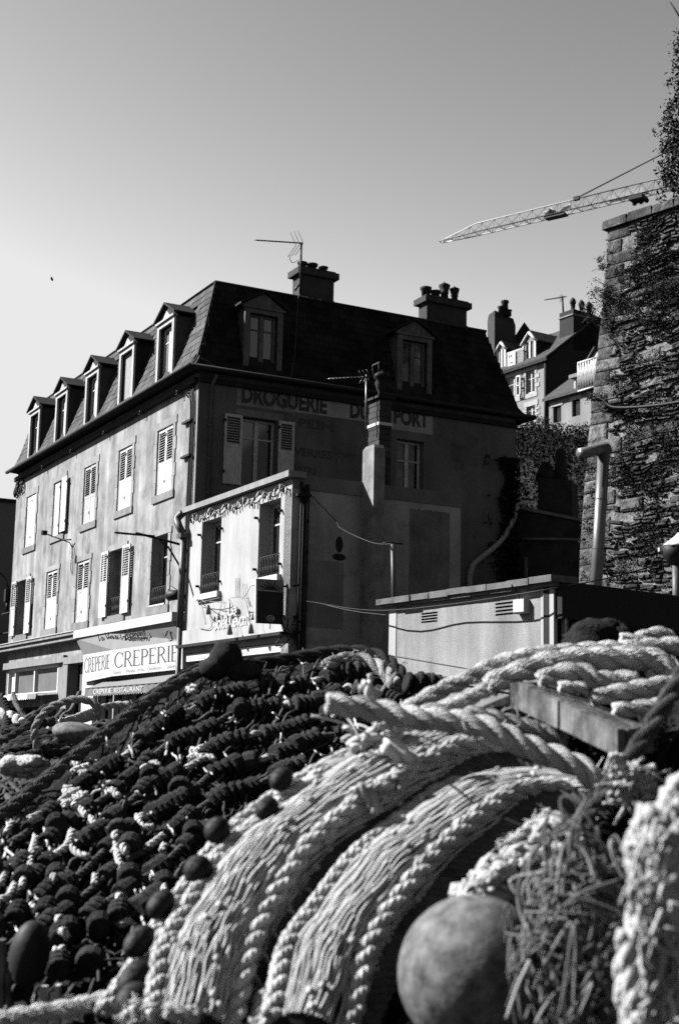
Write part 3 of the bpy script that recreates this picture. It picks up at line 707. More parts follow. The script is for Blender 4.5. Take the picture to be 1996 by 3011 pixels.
# ================================================================ CAFE annex (Le Soleil Levant)
cafe = thing('white_cafe_annex', 'low white fronted cafe annex with Le Soleil Levant letters and tall windows', 'cafe', K0)
CW0, CW1 = -5.58, -.32
wh = [(-2.2, -1.13, 4.12, 5.76), (-5.12, -4.11, 4.2, 5.75)]
part('front_wall', M['annex_white'], cafe, lambda b: (holed(b, FK, CW0, CW1, 3.1, 6.05, wh, .28), b.quad(FK(CW1, 0, 0), FK(CW1, 0, 6), FK(CW1, -.3, 6), FK(CW1, -.3, 0))))
part('sign_band', M['annex_white'], cafe, lambda b: b.fb(FK, CW0 + .03, CW1 + .02, .0, .07, 3.08, 3.40))
part('parapet', M['parapet'], cafe, lambda b: b.fb(FK, CW0 - .12, CW1 + .15, -.25, .14, 6.07, 6.19))
SD = 3.88
part('side_wall', M['annex_side'], cafe, lambda b: (b.fb(FS, 0, SD, -.3, 0, 0, 5.86), b.fb(FS, SD - .02, SD, -4.6, -.3, 0, 5.8)))
part('side_band', M['band'], cafe, lambda b: b.fb(FS, .02, SD + .02, -.3, .03, 5.86, 6.14))
part('flat_roof', M['zinc'], cafe, lambda b: b.quad(FS(0.1, -.1, 6.0), FS(SD, -.1, 6.0), FS(SD, -5.3, 6.0), FS(0.1, -5.3, 6.0)))
part('corner_strip', M['annex_side'], cafe, lambda b: b.fb(FS, -.004, .28, .001, .02, 0, 6.02))
mst0 = mat('grey_patch_render', .24, .2, 1.5, .95, streak=.2)
part('stain_panel', mst0, cafe, lambda b: b.fb(FS, .35, 1.16, .001, .012, 3.2, 4.5))
mst = mat('damp_stain', .19, .3, 2.2, .95, streak=.35, ssc=3)
def stain(b):
    n = 24
    for i in range(n):
        s = 2.66 + .95 * i / n; b.fb(FS, s, s + .95 / n, .001, .006, 3.6 + .5 * noise.noise(V((i * .3, 1, 0))), 5.72 + .04 * noise.noise(V((i * .9, 5, 0))))
part('damp_patch', mst, cafe, stain)
part('soot_mark', M['iron'], cafe, lambda b: (b.prism([FS(1.06 + .08 * math.cos(t), .002, 4.85 + .16 * math.sin(t)) for t in [k * .45 for k in range(14)]], nB * .006), b.prism([FS(1.06 + .15 * math.cos(t), .002, 4.6 + .07 * math.sin(t)) for t in [k * .52 for k in range(12)]], nB * .005)))
for q in wh:
    w_ = window(FK, *q, cafe, .26, M['white_old'], fw=.09, curtain=False)
    railing(FK, q[0] + .06, q[1] - .06, q[2] + .05, q[2] + .45, -.03, w_)
    part('sill', M['white'], w_, lambda b: b.fb(FK, q[0] - .1, q[1] + .1, -.25, .1, q[2] - .1, q[2] + .02))
    [part('hook', M['iron'], w_, lambda b: b.fb(FK, s, s + .03, .001, .08, z, z + .05)) for s in (q[0] - .08, q[1] + .05) for z in (q[2] + .2, q[3] - .3)]
s_, z_ = pk(z11(560, 735)); strokes(FK, pk(z11(560, 700))[0], z_, .24, 'Le', M['sign_white'], cafe, .42, .05, .13, 0, .03)
s0, z0 = pk(z11(360, 930)); s1, z1_ = pk(z11(850, 870)); strokes(FK, s0, min(z0, z1_) + .02, .27, 'Soleil Levant', M['sign_white'], cafe, abs(s1 - s0), .05, .13, 0, .03)
def strip(b):
    b.fb(FK, CW0 - .05, CW1 + .1, .03, .16, 3.02, 3.08)
part('ledge', M['iron'], cafe, strip)
part('shopfront', M['shopstone'], cafe, lambda b: (b.fb(FK, CW0, CW1, -.4, -.28, .13, 2.9), b.fb(FK, CW0 + .02, CW1, -.3, .01, 2.9, 3.02)))
for i, (za, zb) in enumerate(((2.72, 2.88), (2.42, 2.52), (2.0, 2.3))): part('shopfront_board', M['white'], cafe, lambda b: b.fb(FK, CW0 + .05, CW1 - .05, -.1, -.02 + .05 * i, za, zb))
# thrust up flue on the side wall
mbut = mat('stained_flue_render', .26, .35, 3, .95, .4, 30, streak=.3, blotch=(4, .56, .6))
part('flue_buttress', mbut, cafe, lambda b: (b.fb(FS, 1.55, 1.80, .0, .46, 0, 6.78), b.prism([FS(1.55, .0, 6.78), FS(1.55, .46, 6.78), FS(1.58, .4, 6.85), FS(1.58, .06, 6.85)], dB * .22)))
fl = part('flue_stack', M['brick_dark'], cafe, lambda b: [b.fb(FS, 1.9 + .006 * (i % 2), 2.19 - .006 * (i % 2), -.42 + .01 * (i % 2), .02, 6.1 + .12 * i, 6.1 + .12 * i + .11) for i in range(15)])
part('white_strap', M['white'], fl, lambda b: b.fb(FS, 1.885, 2.205, -.44, .035, 7.36, 7.42))
part('flue_cap', M['iron'], fl, lambda b: b.fb(FS, 1.84, 2.25, -.5, .08, 7.91, 7.96))
part('cowl', M['zinc'], fl, lambda b: b.lathe(FS(2.05, -.2, 7.96), (0, 0, 1), [(0, .08), (.12, .05), (.2, .09), (.32, .12), (.42, .10), (.44, .15), (.5, .14), (.56, .06)], 14))
part('cowl_hood', M['iron'], fl, lambda b: (b.fb(FS, 1.92, 2.2, -.35, -.05, 8.66, 8.69), [b.tube([FS(s, o, 8.35), FS(s - .02, o, 8.68)], .01, 4) for s in (1.94, 2.17) for o in (-.33, -.08)]))
# corner pipes of the cafe
part('corner_pipe', M['zinc'], cafe, lambda b: (b.tube([FS(.18, .06, 6.0), FS(.17, .06, 1.0)], .03, 6), b.tube([FS(.3, .08, 5.95), FS(.29, .08, 1.0)], .042, 8), b.tube([FS(.24, .05, 5.9), FS(.22, .05, 1.2)], .02, 5), [b.tube([FS(.295, .08, z), FS(.295, .08, z + .06)], .055, 8) for z in (5.6, 5.2, 4.6, 4.0, 3.5)], b.fb(FS, .05, .35, .02, .16, 5.7, 5.75)))
part('downpipe', M['zinc_light'], cafe, lambda b: (b.tube(cr([FK(CW1 + .1, .1, 6.1), FK(CW1 + .2, .2, 5.95), FK(CW1 + .05, .2, 5.75), FK(CW1 + .02, .12, 5.6)], 4), .09, 8), b.tube([FK(CW1 + .02, .1, 5.6), FK(CW1 + .04, .1, 3.5)], .075, 10), b.tube([FK(CW1 + .04, .1, 3.5), FK(CW1 + .04, .1, .2)], .06, 10), b.fb(FK, CW1 - .1, CW1 + .15, .0, .22, 5.5, 5.6)))
t = thing('fairy_lights', 'string of dangling lamp holders along the white parapet of the cafe', 'string lights', FK(-3, .05, 5.95))
b = MB(); cp = []
for i in range(40):
    s = CW1 - .3 - (CW1 - CW0 - .4) * i / 39; z = 5.93 + .05 * math.sin(i * .9) + .04 * noise.noise(V((i * .4, 0, 0))); cp.append(FK(s, .07, z))
b.tube(cr(cp, 2), .012, 5); b.build('cable', M['iron'], t)
for i, p in enumerate(cp):
    part('lamp_holder', M['white'] if i % 2 else M['iron'], t, lambda b: b.lathe(p + dA * .03, V((random.uniform(-.4, .4), random.uniform(-.4, .4), -1)), [(0, .014), (.05, .022), (.11, .026), (.13, .012)], 6))
# broken lamp arms over the letters
def armset(label, pts_list, r, head=None, group='old lamp arms over the cafe letters'):
    r *= .6
    P0_ = pts_list[0][0]; t = thing('lamp_arm', label, 'lamp arm', P0_, group)
    for pl in pts_list: part('arm', M['sign_grey'], t, lambda b: b.tube(cr(pl, 4), r, 5))
    for h in head or (): part('lamp_shade', M['sign_grey'], t, lambda b: b.lathe(h, (.1, .05, -1), [(0, .02), (.05, .04), (.2, .06), (.21, .03)], 8))
def kp(x, y, o):
    s, z = pk(z11(x, y), o); return FK(s, o, z)
armset('three bare lamp rods standing up on the cafe front over the letters', [[kp(x, 230, .12), kp(x, 400, .14), kp(x + 2, 490, .2)] for x in (620, 648, 672)] + [[kp(550, 497, .3), kp(670, 492, .3), kp(790, 505, .3)]], .014)
armset('slack lamp lead with a hanging shade ending over the letters near the bar sign', [[kp(765, 570, .3), kp(790, 700, .3), kp(815, 830, .3)], [kp(790, 505, .3), kp(800, 560, .25), kp(815, 610, .1)], [kp(820, 330, .1), kp(770, 430, .2), kp(700, 520, .2)]], .010, [kp(815, 840, .3)])
armset('slack lamp lead with a hanging shade ending over the middle of the letters', [[kp(430, 430, .12), kp(460, 600, .3), kp(500, 760, .3), kp(520, 850, .3)], [kp(430, 430, .12), kp(425, 560, .15), kp(395, 690, .15), kp(340, 710, .12), kp(280, 640, .12)]], .010, [kp(528, 860, .3)])
armset('bent lamp arms and looped cable under the left cafe window', [[kp(85, 515, .1), kp(140, 520, .3), kp(220, 568, .3)], [kp(105, 565, .1), kp(250, 530, .2), kp(410, 495, .2)], [kp(260, 545, .2), kp(370, 555, .2), kp(485, 568, .2)], [kp(150, 560, .1), kp(180, 700, .12), kp(212, 860, .12)], [kp(230, 650, .15), kp(290, 760, .12), kp(325, 835, .1)], [kp(255, 720, .1), kp(300, 830, .1), kp(250, 920, .1), kp(120, 905, .1)]], .013, [kp(240, 590, .2)])
# hanging sign with the sun
def hs(q):
    P_ = K0 + dA * .12; h = hit(q[0], q[1], P_, nB); return h
z12 = lambda x, y: (x / 7.84 + 700, y / 7.84 + 1680)
hsign = thing('hanging_bar_sign', 'dark hanging bar sign with a rising sun panel on the cafe corner', 'sign', hs(z12(740, 700)))
A_, B_, C_, D_ = hs(z12(447, 165)), hs(z12(1052, 205)), hs(z12(1045, 1222)), hs(z12(437, 1190)); E_, F_ = hs(z12(447, 428)), hs(z12(1052, 480))
part('sun_panel', M['sign_grey'], hsign, lambda b: b.prism([A_, B_, F_, E_], dA * .05))
part('board', M['sign_dark'], hsign, lambda b: b.prism([E_ + nB * .003, F_ + nB * .003, C_, D_], dA * .06))
part('edge_strip', M['white'], hsign, lambda b: b.prism([A_, D_, D_ + dA * .06, A_ + dA * .06], -dB * .03))
part('rail', M['letter_white'], hsign, lambda b: b.tube([E_ + nB * .01, F_ + nB * .01], .012, 5))
def sun_(b):
    c = (E_ + F_) / 2 + nB * .008; u = (F_ - E_).normalized(); v = V((0, 0, 1)); r = (F_ - E_).length * .24
    b.prism([c + u * r * math.cos(a) + v * r * .75 * math.sin(a) for a in [math.pi * k / 12 for k in range(13)]], nB * .004)
    for k in range(9):
        a = math.pi * (k + .2) / 8.4; d_ = u * math.cos(a) + v * math.sin(a) * .8; L_ = 1.55 + .25 * (k % 2)
        b.tube(cr([c + d_ * r * 1.05 + nB * .004, c + d_ * r * 1.3 + u * .01 + nB * .004, c + d_ * r * L_ + nB * .004], 3), .009, 4)
part('sun_emblem', M['sign_dark'], hsign, sun_)
fb_ = lambda s, o, z: D_ + (C_ - D_).normalized() * s + nB * (o + .003) + V((0, 0, 1)) * z
WL = (C_ - D_).length; HL = (E_ - D_).length
text(fb_, WL * .38, HL * .74, HL * .11, 'Bar', M['slate'], hsign, .004, WL * .24, False, .01)
def oval(b):
    c = fb_(WL * .5, .004, HL * .16); u = (C_ - D_).normalized()
    pr = [(math.cos(a), math.sin(a)) for a in [6.2832 * k / 16 for k in range(17)]]
    b.tube([c + u * x * WL * .145 + V((0, 0, 1)) * y * HL * .085 for x, y in pr], .010, 4)
    for k in (-1, 0, 1): b.tube(cr([c + u * WL * (k * .08 - .03) + V((0, 0, -HL * .05)), c + u * WL * (k * .08 + .03) + V((0, 0, HL * .05)), c + u * WL * (k * .08 + .035) + V((0, 0, -HL * .03))], 3), .009, 4)
part('oval_emblem', M['letter_white'], hsign, oval)
part('bracket', M['iron'], hsign, lambda b: (b.tube([B_ + V((0, 0, -.12)), FS(.15, .1, B_.z - .1)], .02, 5), b.tube([C_ + V((0, 0, .12)), FS(.18, .1, C_.z + .16)], .02, 5), b.tube([(C_ + D_) / 2, (C_ + D_) / 2 + V((0, 0, -.1))], .012, 4)))
t = thing('wall_bracket', 'tangle of iron and cable on the cafe corner below the hanging sign', 'bracket', FS(.1, .1, 3.0))
b = MB()
for k in range(14):
    p = FS(-.12 + .4 * random.random(), .06 + .12 * random.random(), 3.0 + .35 * random.random()); b.tube(cr([p, p + V((random.uniform(-.2, .2), random.uniform(-.1, .1), random.uniform(-.25, .25))), p + V((random.uniform(-.2, .2), random.uniform(-.1, .1), random.uniform(-.4, .1)))], 4), .014, 4)
b.build('iron_bracket', M['iron'], t)
# ================================================================ neighbour on the far left
P_ = FA(LA + .15, 0, 0)
nb = thing('grey_neighbour_house', 'plain grey house end seen past the far corner of the long facade', 'house', P_)
zt = atY(20, 1476, 50).z
part('wall', M['neigh'], nb, lambda b: b.hexa([FA(20, 6, 0), FA(20, -6, 0), FA(34, -6, 0), FA(34, 6, 0), FA(20, 6, zt), FA(20, -6, zt), FA(34, -6, zt), FA(34, 6, zt)]))
part('roof_edge', M['zinc'], nb, lambda b: b.fb(FA, 19.9, 34.1, -6.1, 6.1, zt, zt + .12))
t = thing('street_lamp', 'curved arm street lamp fixed at the far left corner of the long facade', 'lamp', FA(LA, .1, 6))
part('arm', M['zinc'], t, lambda b: b.tube(cr([FA(LA, .05, 5.6), FA(LA + .05, .25, 6.1), FA(LA + .3, .7, 6.4), FA(LA + 1.2, .9, 6.45)], 5), .03, 6))
part('bracket', M['iron'], t, lambda b: (b.fb(FA, LA - .1, LA + .1, .02, .2, 5.3, 5.7), b.tube([FA(LA, .1, 5.3), FA(LA, .1, 5.0)], .05, 6)))
for z in (4.95, 4.3, 3.95): part('wall_bar', M['iron'], t, lambda b: b.tube([FA(LA - .3, .02, z), FA(LA + .8, .05, z)], .02, 5))

# ================================================================ SHED in front of the cafe
S1 = atY(*z7(925, 680), 19.0); S1.z = 0
shd = R_(31.26); dS = V((-math.sin(shd), math.cos(shd), 0)); nS = V((-dS.y, dS.x, 0)); tS = V((2.0, 1.62, 0)).normalized(); nT = V((tS.y, -tS.x, 0))
def FH(s, o, z): return S1 + dS * s + nS * o + V((0, 0, z))
def FHs(s, o, z): return S1 + tS * s + nT * o + V((0, 0, z))
def psh(q, o=0):
    h = hit(q[0], q[1], S1 + nS * o, nS); return (h - S1).dot(dS), h.z
shed = thing('utility_shed', 'flat roofed pebbledash utility shed with slotted vents and concrete roof edge', 'shed', S1)
SL = psh(z7(80, 780))[0]
sl_h = []
for a, c, e, g, n in ((242, 325, 795, 840, 4), (622, 722, 745, 800, 4)):
    q0, q1 = psh(z7(a, (e + 790) / 2 if a < 400 else 752)), psh(z7(c, 788 if a < 400 else 737))
    zt_ = (q0[1] + q1[1]) / 2; zt_ = psh(z7((a + c) / 2, e - 2 if a < 400 else 741))[1]; zb_ = psh(z7((a + c) / 2, g - 4 if a < 400 else 797))[1]
    for k in range(n):
        z = zt_ + (zb_ - zt_) * k / (n - 1); sl_h.append((q1[0], q0[0], z - .014, z + .014))
part('front_wall', M['shed'], shed, lambda b: holed(b, FH, 0, SL, 0, 3.2, sl_h, .12))
part('vent_back', M['iron'], shed, lambda b: [b.fb(FH, h[0] - .03, h[1] + .03, -.15, -.121, h[2] - .02, h[3] + .02) for h in sl_h])
for a, c in ((.0, .27), (SL - .2, SL)): part('corner_pilaster', M['shed_trim'], shed, lambda b: b.fb(FH, a, c, -.05, .012, 0, 3.15))
tp = [psh(z7(945, 608), .14)[1], psh(z7(45, 715), .14)[1]]
def roofedge(b):
    n = 9
    for i in range(n):
        s0 = -.12 + (SL + .3) * i / n; s1 = -.12 + (SL + .3) * (i + 1) / n; z = 3.2 + random.uniform(-.008, .008); o = .15 + random.uniform(-.015, .02)
        b.fb(FH, s0, s1, -.3, o, z - random.uniform(0, .012), z + .085 + random.uniform(0, .01))
part('roof_edge', M['concrete'], shed, roofedge)
part('roof_slab', M['concrete'], shed, lambda b: b.prism([FH(-.1, .1, 3.15), FH(SL + .1, .1, 3.15), FH(SL + .1, 0, 3.15) + tS * 6, FH(-.1, 0, 3.15) + tS * 6], V((0, 0, .08))))
part('side_wall', M['shed_dark'], shed, lambda b: (b.fb(FHs, 0, .9, -.2, 0, 0, 3.15), b.fb(FHs, .9, 6, -.4, -.2, 2.70, 3.15), b.fb(FHs, .02, 6, -.22, .12, 2.72, 3.22)))
part('side_door', M['shed_dark'], shed, lambda b: b.fb(FHs, .3, .85, .0, .03, 0, 2.7))
part('rain_pipe', M['concrete'], shed, lambda b: b.tube([FHs(.14, .06, 3.1), FHs(.14, .06, .2)], .05, 8))
q0, q1 = psh(z7(716, 732), .1), psh(z7(770, 784), .1)
part('meter_box', M['sign_white'], shed, lambda b: b.fb(FH, q1[0], q0[0], .0, .11, min(q0[1], q1[1]) - .02, max(q0[1], q1[1]) + .02))
part('box_cable', M['iron'], shed, lambda b: b.tube(cr([FH(q0[0] - .02, .12, 3.25), FH(q0[0] - .06, .18, 3.2), FH(q0[0] - .05, .05, 3.1), FH(q0[0] - .05, .05, 3.0)], 4), .01, 4))
# pole with insulators on the shed's roof end
p0 = atY(*z7(105, 705), 22.6); p1 = atY(*z7(95, 438), 22.6)
t = thing('cable_pole', 'short metal cable pole standing at the left end of the shed roof', 'pole', p0)
part('pole', M['zinc_light'], t, lambda b: b.tube([p0 - V((0, 0, .3)), p1], .038, 8))
part('cross_arm', M['iron'], t, lambda b: (b.tube(cr([p1 + RGT * -.16 + V((0, 0, .02)), p1 + V((0, 0, .03)), p1 + RGT * .17], 3), .014, 5)))
def wire(label, pts, r=.012):
    P = cr(pts, 6); b = MB(); b.tube(P, r, 4); o = b.build('overhead_wire', M['iron'], None, label=label, category='wire', group='overhead wires'); return o
kq = ps(z3(885, 220)); wire('thin wire sagging from the cafe corner to the cable pole', [FS(.3, .12, 5.8), FS(.75, .4, 5.25), atY(*z3(1130, 460), 24.5), atY(*z3(1330, 550), 23.2), p1], .011)
wire('thin wire crossing the shed front under its roof edge', [atY(*z3(900, 935), 26), FH(4.2, .25, psh(z7(60, 768), .25)[1]), FH(2.2, .25, psh(z7(450, 740), .25)[1]), FH(.1, .25, psh(z7(900, 672), .25)[1]), atY(*z10(1100, 840), 19), atY(*z10(1568, 705), 19.5)], .011)
wire('lower thin wire from the dark knot on the cafe side towards the shed', [atY(*z3(960, 945), 26), atY(*z3(1200, 1000), 25), atY(*z3(1440, 1030), 24)], .012)
wire('slack wire crossing the lower part of the shed front', [FH(SL + .8, .3, psh(z7(20, 975))[1]), FH(3.2, .3, psh(z7(220, 1027))[1]), FH(1.6, .3, psh(z7(490, 1085))[1]), FH(.0, .3, psh(z7(800, 1140))[1])], .012)
# lantern at the right edge
lp = atY(*z10(1547, 960), 23.0); lt = atY(*z10(1545, 740), 23.0)
t = thing('lantern_post', 'dark lantern post with white cap at the right edge before the rampart', 'lamp', V((lp.x, lp.y, 3.2)))
part('post', M['zinc_light'], t, lambda b: b.tube([V((lp.x, lp.y, 2.9)), lt], .07, 10))
part('lantern_head', M['iron'], t, lambda b: b.lathe(lt, (0, 0, 1), [(-.05, .07), (.1, .22), (.28, .24), (.3, .1)], 12))
part('cap', M['sign_white'], t, lambda b: b.lathe(lt + V((.06, 0, .26)), (0, 0, 1), [(0, .28), (.04, .26), (.18, .08), (.24, .03)], 14))
ar = atY(*z10(1425, 655), 23.0)
part('arm', M['white'], t, lambda b: b.box(ar, RGT * .22, V((0, .1, 0)), V((0, 0, .06))))

# low coursed wall glimpsed under the shed canopy
lw = thing('low_stone_wall', 'sunlit low wall of pale stone blocks under the dark shed canopy', 'wall', atY(*z10(1400, 1240), 27))
for k in range(2):
    for i in range(5):
        a = atY(*z10(1236 + i * 84 + 30 * (k % 2), 1250), 27); a.z = 3.05 - .26 * (k + 0); 
        part('stone', M['shed_trim'] if k == 0 else M['stone_trim'], lw, lambda b: b.box(a + V((.005, random.uniform(-.02, .02), 0)), V((.44 + .02 * random.random(), .02, .01)), V((0, .4, 0)), V((0, 0, .235))))
part('wall_core', M['concrete'], lw, lambda b: b.box(atY(*z10(1180, 1250), 27.15).xy.to_3d(), V((4, .2, 0)), V((0, .3, 0)), V((0, 0, 3.25))))

# ================================================================ dark outbuilding between house and rampart
OB = lambda x, y, Y=36.6: atY(*z10(x, y), Y)
ob = thing('stone_outbuilding', 'dark low stone outbuilding with two tall chimney pots beside the rampart foot', 'outbuilding', OB(600, 880).xy.to_3d())
mob = mat('dark_outbuilding_stone', .04, .4, 3, .9, .6, 10)
a, c = OB(330, 335), OB(885, 432); 
part('wall', mob, ob, lambda b: b.prism([V((a.x, a.y, 0)), V((c.x, c.y, 0)), c, a], V((.6, 3, 0))))
part('roof_edge', M['band'], ob, lambda b: b.prism([OB(405, 330, 36.5), OB(880, 425, 36.5), OB(880, 445, 36.5), OB(405, 352, 36.5)], V((.6, 3, 0))))
st_ = part('chimney', mob, ob, lambda b: b.prism([OB(562, 420, 37.2), OB(805, 450, 37.2), OB(800, 150, 37.2), OB(556, 132, 37.2)], V((.3, .8, 0))))
for x, yt, yb, w0, w1 in ((615, 38, 132, 45, 22), (722, -55, 140, 32, 22)):
    part('chimney_pot', M['pot'], st_, lambda b: b.lathe(OB(x, yb, 37.5), (0, 0, 1), [(-.1, w0 * .0063), (.1, w0 * .006), (OB(x, yt, 37.5).z - OB(x, yb, 37.5).z, w1 * .0063), (OB(x, yt, 37.5).z - OB(x, yb, 37.5).z + .05, w1 * .005)], 12))
part('wall_pipe', M['concrete'], ob, lambda b: (b.tube([OB(405, 567, 36.4), OB(862, 574, 36.4)], .035, 6), b.tube([OB(352, 610, 36.4), OB(345, 1000, 36.4)], .06, 6), b.tube([OB(352, 610, 36.4), OB(438, 615, 36.4)], .05, 6), b.tube([OB(470, 700, 36.4), OB(474, 1000, 36.4)], .06, 6)))
part('door', M['wood_dark'], ob, lambda b: b.prism([OB(385, 1000, 36.5), OB(455, 1000, 36.5), OB(455, 640, 36.5), OB(385, 640, 36.5)], V((0, -.03, 0))))
t = MB(); t.tube(cr([FB(*((pb(z10(x, y), .15)[0],) + (.15, pb(z10(x, y), .15)[1]))) for x, y in ((80, 960), (75, 840), (100, 755), (160, 700), (280, 602), (340, 520), (390, 420), (415, 335), (425, 312), (470, 322))], 5), .07, 8)
t.build('drain_hose', M['hose'], None, label='pale bent drain hose running up the dark side wall of the corner house', category='hose')
# ivy on the end of the side wall
b = MB(); pts = []
for i in range(2600):
    s = LB - abs(random.gauss(0, .38)); z = random.uniform(4.2, 8.4)
    if noise.noise(V((s * 2, z * 1.6, 7))) < .02 - .35 * (1 - (LB - s)): continue
    pts.append(FB(s, random.uniform(.02, .22), z))
leaves(b, pts, .075); o = b.build('wall_ivy', M['leaf'], None, label='dark ivy climbing the far end of the shaded side wall', category='ivy')

# ================================================================ big flue pipe
Yp = 26.0
fb0, fb1, fel = atY(*z7(1140, 640), Yp), atY(*z10(1026, 60), Yp), atY(*z6(985, 1372), Yp)
fp = thing('flue_pipe', 'tall galvanised flue pipe with a horizontal elbow standing before the rampart', 'flue pipe', fb0)
part('pipe', M['galv'], fp, lambda b: b.tube([fb0 - (fel - fb0).normalized() * 1.2, fel], .112, 20))
arm = atY(*z6(800, 1405), Yp - .35)
part('elbow_arm', M['galv'], fp, lambda b: b.tube([fel + (fel - arm).normalized() * .10, arm], .105, 20))
part('seam', M['zinc_light'], fp, lambda b: [b.tube([fb0.lerp(fel, k), fb0.lerp(fel, k + .006)], .117, 20) for k in (.25, .62)] and b.tube([fel.lerp(arm, .45), fel.lerp(arm, .47)], .110, 20))

# ================================================================ RAMPART of rubble stone
RY = 30.0
RT = atY(*z8(1135, 1050), RY); RU = V((.648, -.762, 0)); RN = V((-.762, -.648, 0)); RZ = RT.z
BT = [(RZ + 1, 0), (RZ, 0), (11.4, .08), (9.7, .26), (8.4, .41), (7.0, .55), (4.2, .75), (-.5, 1.03)]
def batter(z):
    for (za, a), (zb, c) in zip(BT, BT[1:]):
        if zb <= z <= za: return a + (c - a) * (za - z) / (za - zb)
    return 0
def RP(u, o, z): return V((RT.x - batter(z), RT.y, z)) + RU * u + RN * o
ram = thing('stone_rampart', 'towering battered rampart of dark rubble stone with granite corner blocks', 'stone wall', V((RT.x, RT.y, 0)))
def core(b):
    zs = [0, 2, 4, 5.2, 6.4, 7.6, 8.8, 10, 11.2, RZ - .2]
    us = [0, .8, 1.6, 2.8, 4, 7, 16, 28, 40]
    for i in range(len(us) - 1):
        for j in range(len(zs) - 1): b.quad(RP(us[i], 0, zs[j]), RP(us[i + 1], 0, zs[j]), RP(us[i + 1], 0, zs[j + 1]), RP(us[i], 0, zs[j + 1]))
    for j in range(len(zs) - 1):
        k = V((7, 5, 0)); b.quad(RP(0, 0, zs[j]), RP(0, 0, zs[j + 1]), RP(0, 0, zs[j + 1]) + k, RP(0, 0, zs[j]) + k)
    b.quad(RP(0, 0, zs[-1]), RP(40, 0, zs[-1]), RP(40, 0, zs[-1]) + V((7, 5, 0)), RP(0, 0, zs[-1]) + V((7, 5, 0)))
part('wall_core', M['mortar'], ram, core)
def stone_mb(b, u0, u1, z0, z1_, proud, jit=.34, warp=1.0):
    RP0 = RP
    def RP_(u, o, z): return RP0(u + warp * .10 * noise.noise(V((u * 2.1, z * 2.3, 9))), o, z + warp * (.16 * noise.noise(V((u * .9, z * .8, 4))) + .07 * noise.noise(V((u * 2.7, z * 2.2, 8)))))
    return stone_body(b, RP_, u0, u1, z0, z1_, proud, jit)
def stone_body(b, RP, u0, u1, z0, z1_, proud, jit):
    du, dz = u1 - u0, z1_ - z0; j = lambda k: random.uniform(-jit, jit) * k
    back = [RP(u0, -.04, z0), RP(u1, -.04, z0), RP(u1, -.04, z1_), RP(u0, -.04, z1_)]
    mid_ = [RP(u0 + j(dz) * .4, proud * .55, z0 + j(dz) * .4), RP(u1 + j(dz) * .4, proud * .55, z0 + j(dz) * .5), RP(u1 + j(dz) * .4, proud * .55, z1_ + j(dz) * .5), RP(u0 + j(dz) * .4, proud * .55, z1_ + j(dz) * .4)]
    i_ = min(du, dz) * .2
    fr_ = [RP(u0 + i_ + j(i_), proud + j(.06), z0 + i_ + j(i_)), RP(u1 - i_ + j(i_), proud + j(.06), z0 + i_ + j(i_)), RP(u1 - i_ + j(i_), proud + j(.06), z1_ - i_ + j(i_)), RP(u0 + i_ + j(i_), proud + j(.06), z1_ - i_ + j(i_))]
    b.add(back + mid_ + fr_, [(k, (k + 1) % 4, 4 + (k + 1) % 4, 4 + k) for k in range(4)] + [(4 + k, 4 + (k + 1) % 4, 8 + (k + 1) % 4, 8 + k) for k in range(4)] + [(8, 9, 10, 11)])
rub, quo = [], []
z = 2.6; k = 0
while z < RZ - .36:
    h = random.uniform(.25, .36); ln = (.75 if k % 2 else .42) * random.uniform(.8, 1.2)
    quo.append((0.0, ln, z, z + h - .02)); z += h; k += 1
for zq in (4.6, 5.9, 7.4, 9.1): quo.append((random.uniform(.7, 1.2), random.uniform(1.5, 1.9), zq, zq + .27))
z = 2.6
while z < RZ - .26:
    h = random.uniform(.05, .10) if random.random() < .85 else random.uniform(.10, .17); u = random.uniform(0, .2)
    while u < 3.7:
        l = h * random.uniform(1.3, 4.2)
        if random.random() < .93 and not any(q[0] - .06 < u + l * .5 < q[1] + l * .4 and q[2] - .06 < z + h / 2 < q[3] + .06 for q in quo):
            n = noise.noise(V((u * .9, z * .7, 1.7)))
            dz = random.uniform(-.02, .02); rub.append((u, u + l - random.uniform(.015, .05), z + dz, z + dz + h - random.uniform(.012, .04), random.uniform(.02, .08) + .04 * max(0, n)))
        u += l
    z += h
rub.sort(key=lambda q: -(q[1] - q[0]) * (q[3] - q[2]) * (1 + .5 * (q[0] < 3.8)))
for q in rub[:262]: part('stone', M['rubble'], ram, lambda b: stone_mb(b, *q))
b = MB()
for q in rub[262:]: stone_mb(b, *q)
b.build('small_stones', M['rubble'], ram, kind='stuff')
for q in quo: part('corner_stone', M['quoin'], ram, lambda b: stone_mb(b, q[0], q[1], q[2], q[3], random.uniform(.02, .06), .12, .25))
u = -.12
while u < 9:
    l = random.uniform(.57, .75)
    part('coping_stone', M['quoin'], ram, lambda b: b.hexa([RP(u + .01, -.55, RZ - .21), RP(u + l - .01, -.55, RZ - .21), RP(u + l - .01, .11, RZ - .21), RP(u + .01, .11, RZ - .21), RP(u + .02, -.55, RZ + random.uniform(-.03, .02)), RP(u + l - .02, -.55, RZ), RP(u + l - .03, .11, RZ - random.uniform(0, .03)), RP(u + .03, .11, RZ - random.uniform(0, .03))])); u += l
# moss and small ferns in the joints
b = MB(); pts = []
for i in range(42000):
    u, z = random.uniform(0, 3.7), random.uniform(3.6, RZ - .3); n_ = noise.noise(V((u * 1.4, z * 1.1, 2))) + .6 * noise.noise(V((u * 4.2, z * 3.8, 6)))
    if n_ > .16: pts.append(RP(u, random.uniform(.0, .12), z))
leaves(b, pts, .028); b.build('moss_tufts', M['leaf'], ram, kind='stuff')
